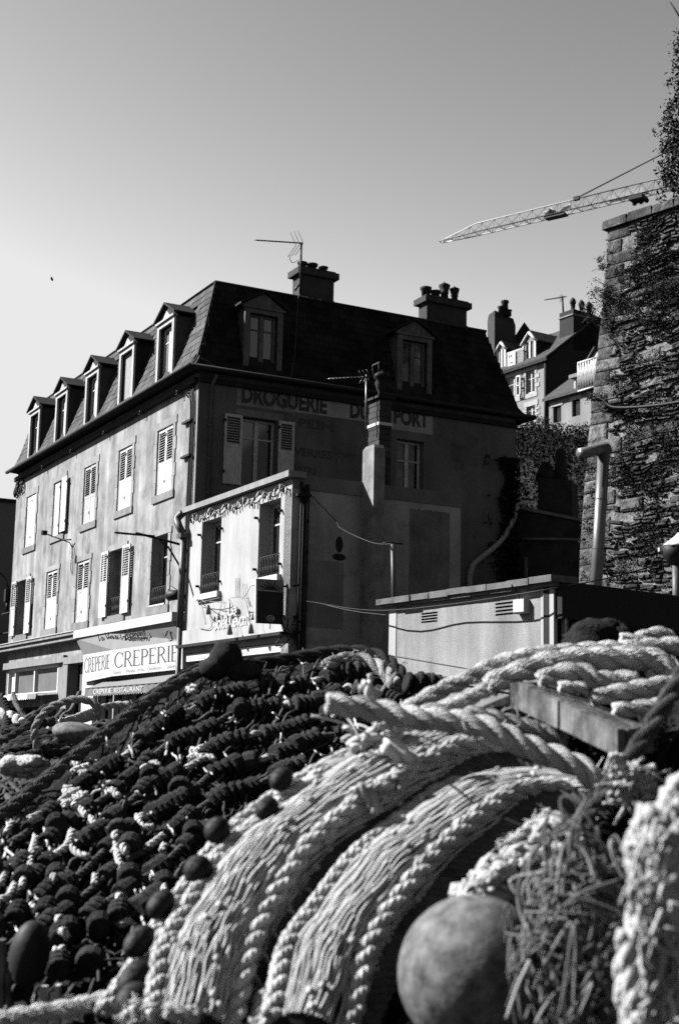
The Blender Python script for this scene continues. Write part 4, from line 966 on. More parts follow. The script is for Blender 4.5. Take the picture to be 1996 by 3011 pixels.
# plants rooted in the wall
def bush(name, label, c, rx, rz, n, size, grp, flat=.35, stems=6):
    t = thing(name, label, 'wall plant', c, grp); b = MB()
    for k in range(stems):
        d = V((random.uniform(-1, 1), random.uniform(-1, 1), random.uniform(-.6, 1))).normalized(); b.tube([c + RN * -.05, c + V((d.x * rx * .5, d.y * rx * .5, d.z * rz * .5)) + RN * .1, c + V((d.x * rx, d.y * rx, d.z * rz)) + RN * .15], .008, 3)
    b.build('stem', M['bark'], t); b = MB(); pts = []
    cl = [V((random.gauss(0, .45), random.gauss(0, .3), random.gauss(0, .45))) for _ in range(9)]
    for k in range(n):
        q = random.choice(cl) + V((random.gauss(0, .26), random.gauss(0, .26), random.gauss(0, .26)))
        pts.append(c + RU * q.x * rx + RN * abs(q.y) * rx * flat + V((0, 0, q.z * rz)))
    leaves(b, pts, size * .7); b.build('foliage', M['leaf'], t); return t
G_ = 'plants rooted in the rampart'
for (x, y), rx, rz, n, lab in (((1068, 985), .42, .42, 500, 'dark round bush hanging just under the rampart coping'), ((460, 1640), .5, .55, 700, 'dark bush by the rampart edge halfway up'), ((500, 1850), .6, .4, 600, 'trailing dark plant below the halfway bush on the rampart'), ((360, 1370), .26, .24, 260, 'feathery tuft sticking out from the rampart corner against the sky'), ((840, 1480), .5, .5, 600, 'dark creeper patch in the middle of the rampart'), ((1000, 1230), .35, .3, 350, 'small creeper patch under the top bush'), ((930, 2050), .7, .5, 800, 'wide dark creeper low in the upper rampart'), ((1180, 1700), .6, .45, 600, 'dark creeper at the right edge of the upper rampart')):
    h = hit(x / 4.733 + 1700, y / 4.733 + 500, RP(0, .1, 9.7), RN); bush('wall_plant', lab, h + RN * .05, rx * .75, rz * .75, int(n * 1.2), .034, G_)
for (x, y), rx, rz, n, lab in (((960, 1000), .5, .22, 350, 'broken branches and a loop of cable on the rampart corner stones'), ((900, 330), .3, .35, 300, 'sprig growing beside the flue pipe'), ((1180, 1580), .5, .4, 450, 'creeper patch right of the flue pipe elbow'), ((1350, 720), .6, .4, 500, 'creeper patch on the rubble above the cable'), ((1450, 1350), .5, .6, 500, 'thick creeper at the right edge beside the flue pipe')):
    h = hit(*z6(x, y), RP(0, .1, 7.3), RN); bush('wall_plant', lab, h + RN * .05, rx * .75, rz * .75, int(n * 1.2), .032, G_, stems=10)
b = MB(); b.tube(cr([hit(*z6(x, y), RP(0, .2, 7.3), RN) for x, y in ((900, 985), (960, 975), (1040, 1040), (1180, 1048), (1400, 1030), (1568, 1005), (1750, 990))], 5), .035, 6)
b.build('slack_cable', M['iron'], None, label='thick dark cable slung across the rampart face', category='cable')
# tree over the rampart
tc = atY(2160, 330, 29.6)
tr = thing('rampart_tree', 'dark leafy tree leaning in over the rampart top at the right edge', 'tree', V((tc.x + .8, tc.y + 2, 11)))
part('trunk', M['bark'], tr, lambda b: (b.tube(cr([V((tc.x + .8, tc.y + 2, 9.5)), V((tc.x + .6, tc.y + 1.4, 13.0)), tc + V((.2, .3, .5)), tc + V((0, 0, 3))], 5), [.3] * 6 + [.2] * 5 + [.1] * 5, 8), [b.tube(cr([tc + V((.2, .2, dz)), tc + V((-.7, 0, dz + .3)), tc + V((-1.45, -.2, dz + e))], 4), [.07, .06, .06, .05, .05, .04, .03, .02, .015], 5) for dz, e in ((-1.0, -.2), (.2, .9), (-1.8, -.6), (1.2, 1.3))]))
b = MB(); pts = []
edge = [(1985, 120), (1990, 250), (1965, 320), (1950, 400), (1938, 460), (1950, 520), (1962, 570), (1975, 585)]
def exat(y):
    for (xa, ya), (xb, yb) in zip(edge, edge[1:]):
        if ya <= y <= yb: return xa + (xb - xa) * (y - ya) / (yb - ya)
    return 1999
cl = [(random.uniform(1930, 2350), random.uniform(110, 590)) for _ in range(800)]
for cx_, cy_ in cl:
    if cx_ < exat(cy_) + 8: continue
    Y = 29.6 + random.gauss(0, .6); c = atY(cx_, cy_, Y)
    for k in range(32): pts.append(c + V((random.gauss(0, .10), random.gauss(0, .13), random.gauss(0, .11))))
for cx_, cy_ in ((1942, 392), (1930, 388), (1952, 415), (1945, 440), (1975, 230), (1968, 245), (1968, 320), (1962, 336), (1940, 480), (1950, 500), (1945, 520), (1955, 545), (1968, 560), (1945, 580), (1938, 583), (1990, 100), (1985, 180)):
    c = atY(cx_, cy_, 29.6)
    for k in range(12): pts.append(c + V((random.gauss(0, .06), random.gauss(0, .1), random.gauss(0, .07))))
leaves(b, pts, .052); b.build('crown', M['leaf'], tr)

# ================================================================ houses up on the hill
HY = 105.0
ha = R_(33); hF = V((-math.sin(ha), math.cos(ha), 0)); hT = V((math.cos(ha), math.sin(ha), 0)); hN = -hT
H0 = atY(*z6(555, 672), HY)
def FHh(s, o, z): return V((H0.x, H0.y, 0)) + hF * s + hN * o + V((0, 0, z))
def ph(q, o=0):
    P = V((H0.x, H0.y, 0)) + hN * o; h = hit(q[0], q[1], P, hN); return (h - P).dot(hF), h.z
hz = ph(z6(540, 672))[1]; hb = ph(z6(550, 1100))[1] - 3
hh = thing('hill_house', 'tall rendered house on the hill with gabled dormers, balcony notice and slate roof', 'house', V((H0.x, H0.y, hb)))
hw = []
for tl, br in (((385, 775), (452, 928)), ((232, 825), (335, 962)), ((390, 1045), (455, 1128))):
    a, c = ph(z6(*tl)), ph(z6(*br)); hw.append((c[0], a[0], min(a[1], c[1]), max(a[1], c[1])))
part('front_wall', M['hillwall'], hh, lambda b: holed(b, FHh, 0, 16, hb, hz, hw, .3))
LG = 8.8; HR = ph(z6(735, 290))[1] + .2
zr = atY(*z6(690, 418), H0.y + 4.4 * hT.y + 1.5 * hF.y).z - .2
def gab(b):
    g = lambda t, z: V((H0.x, H0.y, 0)) + hT * t + V((0, 0, z))
    b.prism([g(0, hb), g(LG, hb), g(LG, hz), g(LG / 2, zr), g(0, hz)], hF * .3)
part('gable_wall', M['hilldark'], hh, gab)
g = lambda s, t, z: V((H0.x, H0.y, 0)) + hF * s + hT * t + V((0, 0, z))
part('roof', M['slate'], hh, lambda b: (b.prism([g(-.2, -.4, hz - .1), g(16, -.4, hz - .1), g(16, LG / 2, zr + .15), g(-.2, LG / 2, zr + .15)], V((0, 0, .18))), b.prism([g(-.2, LG / 2, zr + .15), g(16, LG / 2, zr + .15), g(16, LG + .4, hz - .1), g(-.2, LG + .4, hz - .1)], V((0, 0, .18)))))
ct = atY(*z6(720, 282), H0.y + 2.6 * hT.y).z
hc = part('chimney', M['hilldark'], hh, lambda b: b.prism([g(0, 2.6, zr - 2.4), g(0, 5.9, zr - 2.0), g(0, 5.9, ct - .2), g(0, 2.6, ct)], hF * 1.6))
part('chimney_band', M['hillwall'], hc, lambda b: (b.prism([g(-.05, 2.5, ct - .5), g(-.05, 5.0, ct - .5), g(-.05, 5.0, ct - .4), g(-.05, 2.5, ct - .4)], hF * 1.7)))
for t_ in (3.3, 4.2, 5.0): part('chimney_pot', M['pot'], hc, lambda b: b.lathe(g(.8, t_, ct - .1), (0, 0, 1), [(0, .2), (.4, .17), (.8, .2), (.85, .26), (1.1, .24), (1.35, .04)], 10))
for h in hw:
    w_ = window(FHh, *h, hh, .12, M['white'], M['glass'], .66, fw=.1)
    s0, s1, za, zb = h
    for i, (a, c, e, f_) in enumerate(((s0 - .35, s1 + .35, zb, zb + .4), (s0 - .3, s1 + .3, za - .35, za))): part('stone', M['shed_trim'], w_, lambda b: b.fb(FHh, a, c, -.1, .05, e, f_))
    for k in range(5):
        e = za + (zb - za) * k / 5; f_ = za + (zb - za) * (k + 1) / 5; x = .55 if k % 2 else .25
        for a, c in ((s0 - x, s0), (s1, s1 + x)): part('stone', M['shed_trim'], w_, lambda b: b.fb(FHh, a + .01, c - .01, -.1, .05, e + .02, f_ - .02))
a = ph(z6(303, 805), .3); c = ph(z6(340, 955), .3)
part('open_casement', M['white'], hh, lambda b: [b.fb(FHh, x0, x1, .25, .32, z0_, z1_) for x0, x1, z0_, z1_ in ((c[0], c[0] + .12, c[1], a[1]), (a[0] - .12, a[0], c[1], a[1]), (c[0], a[0], c[1], c[1] + .12), (c[0], a[0], a[1] - .12, a[1]), (c[0], a[0], (a[1] + c[1]) / 2, (a[1] + c[1]) / 2 + .08))])
def hdorm(tl, br, peak, label=None):
    a, c, pk_ = ph(z6(*tl), -.3), ph(z6(*br), -.3), ph(z6(*peak), -.3); s0, s1, za, zb = c[0], a[0], c[1], a[1]; m_ = (s0 + s1) / 2
    d = part('dormer', M['hilldark'], hh, lambda b: (b.fb(FHh, s0, s0 + .1, -3.2, -.35, za, zb), b.fb(FHh, s1 - .1, s1, -3.2, -.35, za, zb)))
    part('dormer_face', M['hillwall'], d, lambda b: (b.fb(FHh, s0, s0 + .35, -.4, -.3, za, zb), b.fb(FHh, s1 - .35, s1, -.4, -.3, za, zb), b.prism([FHh(s0, -.3, zb), FHh(s1, -.3, zb), FHh(m_, -.3, pk_[1] - .15)], hT * .1)))
    part('trim', M['white'], d, lambda b: (b.fb(FHh, s0 - .05, s0 + .12, -.3, -.22, za, zb), b.fb(FHh, s1 - .12, s1 + .05, -.3, -.22, za, zb), b.fb(FHh, s0 - .1, s1 + .1, -.3, -.15, za - .15, za), b.tube([FHh(s0 - .2, -.2, zb - .15), FHh(m_, -.2, pk_[1])], .11, 4), b.tube([FHh(s1 + .2, -.2, zb - .15), FHh(m_, -.2, pk_[1])], .11, 4), b.fb(FHh, m_ - .08, m_ + .08, -.42, -.3, za, zb)))
    part('dormer_roof', M['slate'], d, lambda b: [b.prism([FHh(m_ + sg * (s1 - s0) * .62, -.25, zb - .12), FHh(m_, -.25, pk_[1] + .1), FHh(m_, -4.2, pk_[1] + .1), FHh(m_ + sg * (s1 - s0) * .62, -3.4, zb - .12)], V((0, 0, .12))) for sg in (1, -1)])
    part('pane', M['glass_grey'], d, lambda b: b.fb(FHh, s0 + .35, s1 - .35, -.5, -.42, za, zb))
hdorm((362, 555), (460, 665), (402, 472)); hdorm((160, 610), (228, 745), (172, 555))
a, c = ph(z6(232, 655), .0), ph(z6(352, 735), .0)
part('balcony_rail', M['white'], hh, lambda b: (b.fb(FHh, c[0], a[0], -.1, -.04, c[1] + 1.5, c[1] + 1.58), b.fb(FHh, c[0], a[0], -.1, -.04, c[1] + .1, c[1] + .18), [b.fb(FHh, c[0] + (a[0] - c[0]) * k / 14, c[0] + (a[0] - c[0]) * k / 14 + .05, -.09, -.05, c[1] + .1, c[1] + 1.5) for k in range(15)]))
a, c = ph(z6(240, 690), .05), ph(z6(300, 700), .05); zc = (a[1] + c[1]) / 2
nt_ = part('notice_board', M['sign_white'], hh, lambda b: b.fb(FHh, c[0], a[0], .0, .04, zc - .75, zc + .75))
text(FHh, a[0] - .12, zc + .35, .24, 'BATIPRO', M['ink_dark'], nt_, .05, a[0] - c[0] - .24) if False else None
part('print_line', M['ink_grey'], nt_, lambda b: [b.fb(FHh, a[0] - .25 - .26 * k, a[0] - .12 - .26 * k, .041, .05, zc + .38, zc + .6) for k in range(int((a[0] - c[0] - .3) / .26))] and b.fb(FHh, c[0] + .3, a[0] - .3, .041, .05, zc - .1, zc - .02))
part('gutter', M['zinc'], hh, lambda b: (b.fb(FHh, -.2, 16, .1, .4, hz - .25, hz - .05), b.tube([FHh(.15, .15, hz - .2), FHh(.15, .15, hb)], .12, 6), b.fb(FHh, -.02, .0, .0, .1, hb, hz)))
# chimney house behind it
def zq(x, y, Y): return atY(*z6(x, y), Y)
bc = thing('brick_chimney_stack', 'massive dark chimney stack rising behind the shaded mansard roof', 'chimney', zq(190, 560, 112))
BC = (zq(85, 560, 112), zq(140, 560, 110.5), zq(302, 580, 113))
zt1 = zq(140, 285, 110.5).z
part('stack', M['brick_dark'], bc, lambda b: b.hexa([V((q.x, q.y, 24)) for q in (BC[0], BC[1], BC[2], BC[2] + (BC[0] - BC[1]))] + [V((q.x, q.y, zt1 - .6)) for q in (BC[0], BC[1], BC[2], BC[2] + (BC[0] - BC[1]))]))
part('stack_top', M['hilldark'], bc, lambda b: b.hexa([V((q.x, q.y, zt1 - .6)) for q in (BC[0], BC[1], BC[2], BC[2] + (BC[0] - BC[1]))] + [V((q.x, q.y, zt1)).lerp(V((BC[2].x - 1.5, BC[2].y + .5, zt1)), .12) for q in (BC[0], BC[1], BC[2], BC[2] + (BC[0] - BC[1]))]))
for x, h in ((200, .8), (225, 1.3), (250, .5)): part('chimney_pot', M['pot'], bc, lambda b: b.lathe(V((zq(x, 300, 111.5).x, 112.0, zt1 - .1)), (0, 0, 1), [(0, .3), (h * .8, .28), (h * .9, .36), (h, .3)], 10))
hg = thing('dark_gabled_roof', 'dark pointed slate gable peeping between the chimney stack and the hill house', 'house', zq(370, 500, 118))
part('wall', M['hilldark'], hg, lambda b: b.prism([V((zq(200, 560, 118).x, 118, 22)), V((zq(470, 560, 118).x, 118, 22)), zq(470, 560, 118), zq(370, 400, 118), zq(255, 580, 118), zq(200, 640, 118)], V((1, 6, 0))))
part('roof', M['slate'], hg, lambda b: (b.prism([zq(370, 396, 117.8), zq(480, 545, 117.8), zq(480, 535, 117.8), zq(370, 386, 117.8)], V((1, 6, 0))), b.prism([zq(370, 396, 117.8), zq(200, 650, 117.8), zq(200, 640, 117.8), zq(370, 386, 117.8)], V((1, 6, 0)))))
# lower white house to the right
LY = 98.0
L0 = atY(*z6(560, 1010), LY)
def FL(s, o, z): return V((L0.x, L0.y, 0)) - hF * s + hN * o + V((0, 0, z))
def pl(q, o=0):
    P = V((L0.x, L0.y, 0)) + hN * o; h = hit(q[0], q[1], P, hN); return -(h - P).dot(hF), h.z
lz = pl(z6(580, 1000))[1]; lb = lz - 7
lh = thing('low_white_house', 'low white house on the hill with a gabled bay and diamond railings', 'house', V((L0.x, L0.y, lb)))
lw_ = []
for tl, br in (((592, 1045), (655, 1090)), ((738, 995), (802, 1040)), ((885, 950), (925, 1010))):
    a, c = pl(z6(*tl)), pl(z6(*br)); lw_.append((a[0], c[0], min(a[1], c[1]) - .6, max(a[1], c[1])))
part('wall', M['hillwall'], lh, lambda b: holed(b, FL, 0, 22, lb, lz, [h for h in lw_ if h[1] > h[0]], .3))
for h in lw_:
    if h[1] > h[0]: part('pane', M['glass'], lh, lambda b: b.fb(FL, h[0], h[1], -.3, -.2, h[2], h[3])); part('lintel', M['shed_trim'], lh, lambda b: b.fb(FL, h[0] - .2, h[1] + .2, -.05, .06, h[3], h[3] + .25))
gl = lambda s, t, z: V((L0.x, L0.y, 0)) - hF * s + hT * t + V((0, 0, z))
part('roof', M['slate'], lh, lambda b: b.prism([gl(-.3, -.4, lz), gl(22, -.4, lz), gl(22, 4, lz + 3.2), gl(-.3, 4, lz + 3.2)], V((0, 0, .2))))
def bay(tl, br, pk_, nm):
    a, c = pl(z6(*tl), .1), pl(z6(*br), .1); s0, s1, za, zb = a[0], c[0], c[1], a[1]
    d = part('bay', M['shed_trim'], lh, lambda b: b.fb(FL, s0, s1, -3, .1, za, zb))
    part('pane', M['glass'], d, lambda b: b.fb(FL, s0 + (s1 - s0) * .3, s0 + (s1 - s0) * .8, .1, .13, za + (zb - za) * .15, za + (zb - za) * .8))
    if pk_:
        p = pl(z6(*pk_), .1); part('gable', M['sign_white'], d, lambda b: b.prism([FL(s0, .1, zb), FL(s0 + (p[0] - s0) * 2, .1, zb), FL(p[0], .1, p[1])], hT * 3))
        part('bay_roof', M['slate'], d, lambda b: b.prism([FL(s0 - .3, .3, zb - .3), FL(p[0], .3, p[1] + .2), FL(p[0], -4, p[1] + .2), FL(s0 - .3, -4, zb - .3)], V((0, 0, .15))))
    else: part('bay_roof', M['hillwall'], d, lambda b: b.fb(FL, s0 - .3, s1 + .2, -3, .3, zb, zb + .25))
bay((840, 735), (960, 880), (925, 612), 0); bay((752, 822), (810, 900), None, 1)
def diam(b):
    a, c = pl(z6(785, 860), .5), pl(z6(930, 860), .5)
    for k in range(7):
        s0 = a[0] + (c[0] - a[0]) * k / 7; s1 = a[0] + (c[0] - a[0]) * (k + 1) / 7; z0_ = pl(z6(800, 918), .5)[1]; z1_ = z0_ + 2.0
        b.tube([FL(s0, .5, z0_), FL(s1, .5, z1_)], .05, 4); b.tube([FL(s1, .5, z0_), FL(s0, .5, z1_)], .05, 4); b.tube([FL(s0, .5, z0_), FL(s0, .5, z1_)], .06, 4)
    b.tube([FL(a[0], .5, z0_), FL(c[0], .5, z0_)], .07, 4); b.tube([FL(a[0], .5, z1_), FL(c[0], .5, z1_)], .07, 4)
part('railing', M['white'], lh, diam)

# ================================================================ tower crane jib
CT = atY(*z8(95, 1182), 170); CH = CT.z
def ch(x, y, dz=0): return hit(*z8(x, y), V((0, 0, CH + dz)), V((0, 0, 1)))
CE = ch(1560, 838); jd = (CE - CT); jd.z = 0; JL = jd.length; jd.normalize(); jn = V((-jd.y, jd.x, 0))
def J(s, w, h): return V((CT.x, CT.y, CH)) + jd * s + jn * w + V((0, 0, h))
crane = thing('tower_crane', 'white lattice crane jib reaching in behind the rampart with trolley and stay cable', 'crane', CE)
def su(x, y):
    q = ch(x, y); return (q - CT).dot(jd)
sK = su(730, 1000); s1_ = su(310, 1130); JE = JL + 14
W_, HH = .62, 1.35
for w in (W_, -W_): part('lower_chord', M['crane_white'] if w > 0 else M['crane_dark'], crane, lambda b: b.tube([J(0, w * .5, 0), J(s1_, w, 0), J(JE, w, 0)], .075, 6))
part('upper_chord', M['crane_white'], crane, lambda b: b.tube([J(0, 0, .15), J(s1_, 0, HH), J(JE, 0, HH * 1.15)], .07, 6))
n = int(JE / 1.75)
for k in range(n):
    s0, s1 = JE * k / n, JE * (k + 1) / n; hh_ = lambda s: (.15 + (HH - .15) * min(1, s / s1_)) * (1 if s < sK else 1.1); ww = lambda s: W_ * (.5 + .5 * min(1, s / s1_))
    sm_ = (s0 + s1) / 2
    part('brace', M['crane_white'], crane, lambda b: (b.tube([J(s0, ww(s0), 0), J(sm_, 0, hh_(sm_))], .035, 4), b.tube([J(s1, ww(s1), 0), J(sm_, 0, hh_(sm_))], .035, 4)))
    part('brace', M['crane_dark'], crane, lambda b: (b.tube([J(s0, -ww(s0), 0), J(sm_, 0, hh_(sm_))], .03, 4), b.tube([J(s1, -ww(s1), 0), J(sm_, 0, hh_(sm_))], .03, 4), b.tube([J(s0, ww(s0), 0), J(s1, -ww(s1), 0)], .03, 4), b.tube([J(s0, ww(s0), 0), J(s0, -ww(s0), 0)], .035, 4)))
part('winch_plate', M['crane_white'], crane, lambda b: (b.prism([J(sK - .9, .5, .0), J(sK + 2.6, .5, .0), J(sK + 2.6, .25, 1.4), J(sK + .9, .45, .5), J(sK, .3, 1.3), J(sK - .9, .4, 1.0)], jn * .1)))
part('winch', M['crane_dark'], crane, lambda b: (b.lathe(J(sK, -.3, .6), jn, [(0, .35), (.6, .35)], 12), b.fb(lambda s, o, z: J(s, o, z), sK - .5, sK + 2.2, -.6, .5, -.3, -.02)))
sT = su(1200, 880)
part('walkway_panel', M['crane_white'], crane, lambda b: b.prism([J(sT - 2.6, .7, .3), J(sT + 2.3, .7, .25), J(sT + 2.0, .45, 1.15), J(sT - 2.7, .5, 1.05)], jn * .06))
part('trolley', M['iron'], crane, lambda b: (b.fb(lambda s, o, z: J(s, o, z), sT + .5, sT + 2.2, -.8, .8, -.55, -.1), [b.lathe(J(sT + s, .6, -.5), jn, [(0, .28), (.15, .28)], 10) for s in (.6, 1.4, 2.1)]))
part('hoist_rope', M['crane_dark'], crane, lambda b: (b.tube([J(sT + .7, 0, -.5), J(sT + .7, 0, -9)], .012, 3), b.tube([J(sT + 2, 0, -.5), J(sT + 2, 0, -9)], .012, 3)))
sC = su(870, 945); c1 = J(sC, 0, HH * 1.12); c2 = atY(*z8(1470, 632), 150); c2 = c1 + (c2 - c1) * 2.2
part('stay_cable', M['iron'], crane, lambda b: b.tube([c1, c2], .10, 6))
part('stay_lug', M['iron'], crane, lambda b: b.fb(lambda s, o, z: J(s, o, z), sC - .3, sC + .4, -.2, .2, HH - .1, HH + .35))

# ================================================================ aerials, bird
def aerial(label, base, top, boom0, boom1, vee, mt, r, n, half, el=V((0, 0, 1))):
    t = thing('tv_aerial', label, 'aerial', base, 'tv aerials')
    part('mast', mt, t, lambda b: b.tube([base, top], r, 6))
    part('boom', mt, t, lambda b: b.tube([boom0, boom1], r * .7, 5))
    d = (boom1 - boom0).normalized(); sd = d.cross(V((0, 0, 1))).normalized()
    part('director', mt, t, lambda b: [b.tube([boom0.lerp(boom1, k / n) + sd * half - el * half * .25, boom0.lerp(boom1, k / n) - sd * half + el * half * .25], r * .3, 4) for k in range(n)])
    part('reflector', mt, t, lambda b: [b.tube([vee[0] + d * off + sd * (w * half), v_ + d * off + sd * (w * half)], r * .3, 4) for v_ in vee[1:] for off, w in ((0, -1), (.06, -.3), (.12, .4))])
    return t
B0 = lambda q, o=-.7: FB(*((pb(q, o)[0], o, pb(q, o)[1])))
t = aerial('tv aerial with long boom on a mast by the first roof chimney', B0(z4(1000, 560)), B0(z4(1009, 165)), B0(z4(662, 147)), B0(z4(1008, 170)), (B0(z4(985, 175)), B0(z4(942, 75)), B0(z4(922, 265))), M['iron'], .028, 13, .12)
part('cable', M['zinc_light'], t, lambda b: (b.tube(cr([B0(z4(1000, 470), -.8), B0(z4(985, 580), -.5), B0(z4(978, 700), -.2), B0(z4(968, 900), .1), B0(z4(950, 1080), .3), B0(z4(930, 1195), .5)], 4), .008, 4), b.tube(cr([B0(z4(1000, 295)), B0(z4(940, 320)), B0(z4(918, 280)), B0(z4(925, 250))], 4), .008, 4), b.tube([B0(z4(960, 530), -.8), B0(z4(990, 490), -.85)], .035, 5)))
S0 = lambda q, o=-.2: FS(*((ps(q, o)[0], o, ps(q, o)[1])))
aerial('smaller light metal tv aerial beside the cafe flue stack', S0(z4(1505, 1600)), S0(z4(1508, 1178)), S0(z4(1220, 1212)), S0(z4(1500, 1195)), (S0(z4(1490, 1195)), S0(z4(1462, 1145)), S0(z4(1465, 1245))), M['galv'], .022, 10, .07)
hq = lambda x, y: atY(*z6(x, y), 108)
aerial('far tv aerial beside the hill house chimney', hq(672, 335), hq(664, 185), hq(530, 215), hq(695, 190), (hq(655, 200), hq(640, 175), hq(650, 225)), M['iron'], .07, 10, .4)
bp = atY(154, 822, 60)
b = MB(); b.tube([bp + V((0, .12, -.02)), bp + V((0, .05, 0)), bp + V((0, -.08, .02)), bp + V((0, -.16, .04)), bp + V((0, -.2, .03))], [.01, .05, .055, .03, .008], 8)
for sg in (1, -1): b.add([bp + V((0, .05, .01)), bp + V((0, -.09, .02)), bp + V((sg * .06, -.03, -.14 * sg)), bp + V((sg * .05, .04, -.13 * sg))], [(0, 1, 2, 3)]); b.add([bp + V((sg * .06, -.03, -.14 * sg)), bp + V((sg * .08, .02, -.24 * sg)), bp + V((sg * .05, .04, -.13 * sg))], [(0, 1, 2)])
b.build('bird', M['iron'], None, label='tiny dark bird flying in the clear sky at the left', category='bird')
# ================================================================ FOREGROUND: heaps of trawl net on the quay
M['net_dark'] = mat('dark_net_mass', .018, .5, 9, .95, .9, 45, bdist=.03)
M['rubber'] = mat('fuzzy_rubber', .036, .5, 60, .95, .9, 200, isl=.35, bdist=.01, spec=.3)
M['rope_white'] = mat('white_rope', .66, .38, 18, .95, .8, 240, bdist=.006, spec=.05)
M['rope_grey'] = mat('grey_rope', .36, .3, 14, .9, .4, 110, bdist=.008, spec=.1)
M['rope_dark'] = mat('dark_rope', .03, .4, 14, .95, .4, 110, bdist=.008, spec=.1)
M['rope_mid'] = mat('tarred_and_shaded_rope', .10, .45, 22, .9, .5, 90, bdist=.008, spec=.1)
M['twine'] = mat('pale_twine', .66, .16, 18, .9, .2, 200, isl=.22, bdist=.004, spec=.1)
M['twine_grey'] = mat('grey_twine', .40, .2, 18, .9, .2, 200, isl=.3, bdist=.004, spec=.1)
M['twine_dark'] = mat('dark_twine', .05, .3, 18, .9, isl=.5, spec=.1)
M['twine_tangle'] = mat('dirty_grey_twine', .17, .3, 18, .9, .2, 200, isl=.5, spec=.1)
M['float_black'] = mat('black_float', .016, .4, 20, .6, .3, 80, spec=.25)
M['buoy'] = mat('grey_buoy', .16, .65, 36, .8, .35, 90, blotch=(24, .53, .7), spec=.2, bdist=.004)
M['buoy_dark'] = mat('dark_buoy', .03, .2, 12, .6, .1, 60)
M['wood'] = mat('grey_weathered_wood', .15, .6, 14, .9, .7, 60, isl=.3, streak=.5, ssc=40, blotch=(9, .5, .45), stretch=(1, 1, .15))
M['wool'] = mat('bunched_pale_net', .52, .12, 10, .95, .9, 40, bdist=.03)

def Ys(x, y, yl): return yl
def interp(tab, x):
    if x <= tab[0][0]: return tab[0][1]
    for (a, c), (d, e) in zip(tab, tab[1:]):
        if x <= d: return c + (e - c) * (x - a) / (d - a)
    return tab[-1][1]
YL = lambda y: 5.35 - (y - 1500) * .0024
YR = lambda y: 3.35 - (y - 1560) * .0009
TOP = [(-200, 2010), (0, 1890), (100, 1808), (200, 1730), (330, 1630), (400, 1585), (470, 1550), (620, 1528), (760, 1510), (830, 1508), (880, 1520), (935, 1568), (1000, 1590), (1100, 1600)]
HEAD = [(200, 2375), (250, 2310), (300, 2250), (390, 2100), (460, 1990), (560, 1900), (720, 1790), (880, 1690), (960, 1650), (1100, 1600)]
RIDGE_R = [(200, 2375), (250, 2310), (300, 2250), (390, 2100), (460, 1990), (560, 1900), (720, 1790), (880, 1700), (1000, 1660), (1100, 1630), (1200, 1590), (1330, 1540), (1568, 1520), (1800, 1510)]

def mound(name, label, x0, x1, nx, ridge, ybot, Yf, off, amp, back=.9):
    b = MB(); xs = [x0 + (x1 - x0) * i / (nx - 1) for i in range(nx)]; nr = 26; rows = []
    tops = [D(x, interp(ridge, x) + 6, Yf(interp(ridge, x)) + off) for x in xs]
    rows.append([V((t.x, t.y + back + .5, 0)) for t in tops]); rows.append([t + V((0, back * .7, -max(.05, t.z * .45))) for t in tops]); rows.append([t + V((0, back * .3, -.06)) for t in tops])
    for k in range(nr):
        r = []
        for i, x in enumerate(xs):
            yt = interp(ridge, x) + 6; y = yt + (max(ybot, yt + 60) - yt) * k / (nr - 1)
            p = D(x, y, Yf(y) + off); n_ = noise.noise(p * 7) * amp + noise.noise(p * 19) * amp * .5
            r.append(p + V((0, -n_, n_ * .5)) if k else p)
        rows.append(r)
    rows.append([V((p.x, p.y - .05, 0)) for p in rows[-1]])
    n = len(xs); b.add([p for r in rows for p in r], [(j * n + i, j * n + i + 1, (j + 1) * n + i + 1, (j + 1) * n + i) for j in range(len(rows) - 1) for i in range(n - 1)], True)
    return b.build(name, M['net_dark'], None, label=label, cat='net heap')
mound('net_heap', 'dark heap of trawl net under the rubber bobbin chains', -400, 960, 70, TOP, 2440, YL, .12, .05)
mound('net_heap', 'dark heap of trawl net under the white ropes and lashed net rolls', 230, 2050, 84, RIDGE_R, 2480, YR, .17, .05)
def YB(y): return 8.2 - (y - 1655) * .0095
mound('net_heap', 'low dark heap of coiled net lying behind at the left edge', -160, 275, 24, [(-200, 1662), (0, 1655), (150, 1650), (275, 1690)], 1860, YB, .05, .06)
# loose dark and pale strands lying over the heaps
def strands(name, n, x0, x1, ridge, yb, Yf, off, mt, r, L, ang, rnd, lim=None):
    b = MB()
    for k in range(n):
        x = rnd.uniform(x0, x1); yt = interp(ridge, x); y = rnd.uniform(yt + 10, yb)
        if lim and not lim(x, y): continue
        a = R_(ang + rnd.gauss(0, 28)); pts = []
        for j in range(5):
            xx = x + math.cos(a) * L * (j / 4 - .5); yy = y + math.sin(a) * L * (j / 4 - .5) + rnd.uniform(-L, L) * .14
            pts.append(D(xx, yy, Yf(yy) + off - .05 + rnd.uniform(-.03, .02)))
        b.tube(cr(pts, 3), r * rnd.uniform(.7, 1.3), 4, cap=False)
    return b.build(name, mt, None, kind='stuff')
rg = random.Random(5)
inL = lambda x, y: y < interp(HEAD, x) - 15
strands('loose_dark_strands', 600, -60, 900, TOP, 2300, YL, .09, M['twine_dark'], .0035, 85, 130, rg, inL)
strands('loose_dark_strands', 900, 300, 2020, RIDGE_R, 2420, YR, .14, M['twine_dark'], .0035, 90, 130, rg, lambda x, y: y > interp(RIDGE_R, x) + 30)
strands('loose_mid_strands', 260, -60, 850, TOP, 2250, YL, .06, M['rope_mid'], .005, 70, 125, rg, inL)
strands('loose_pale_strands', 120, -20, 850, TOP, 2150, YL, .03, M['twine'], .004, 26, 60, rg, inL)
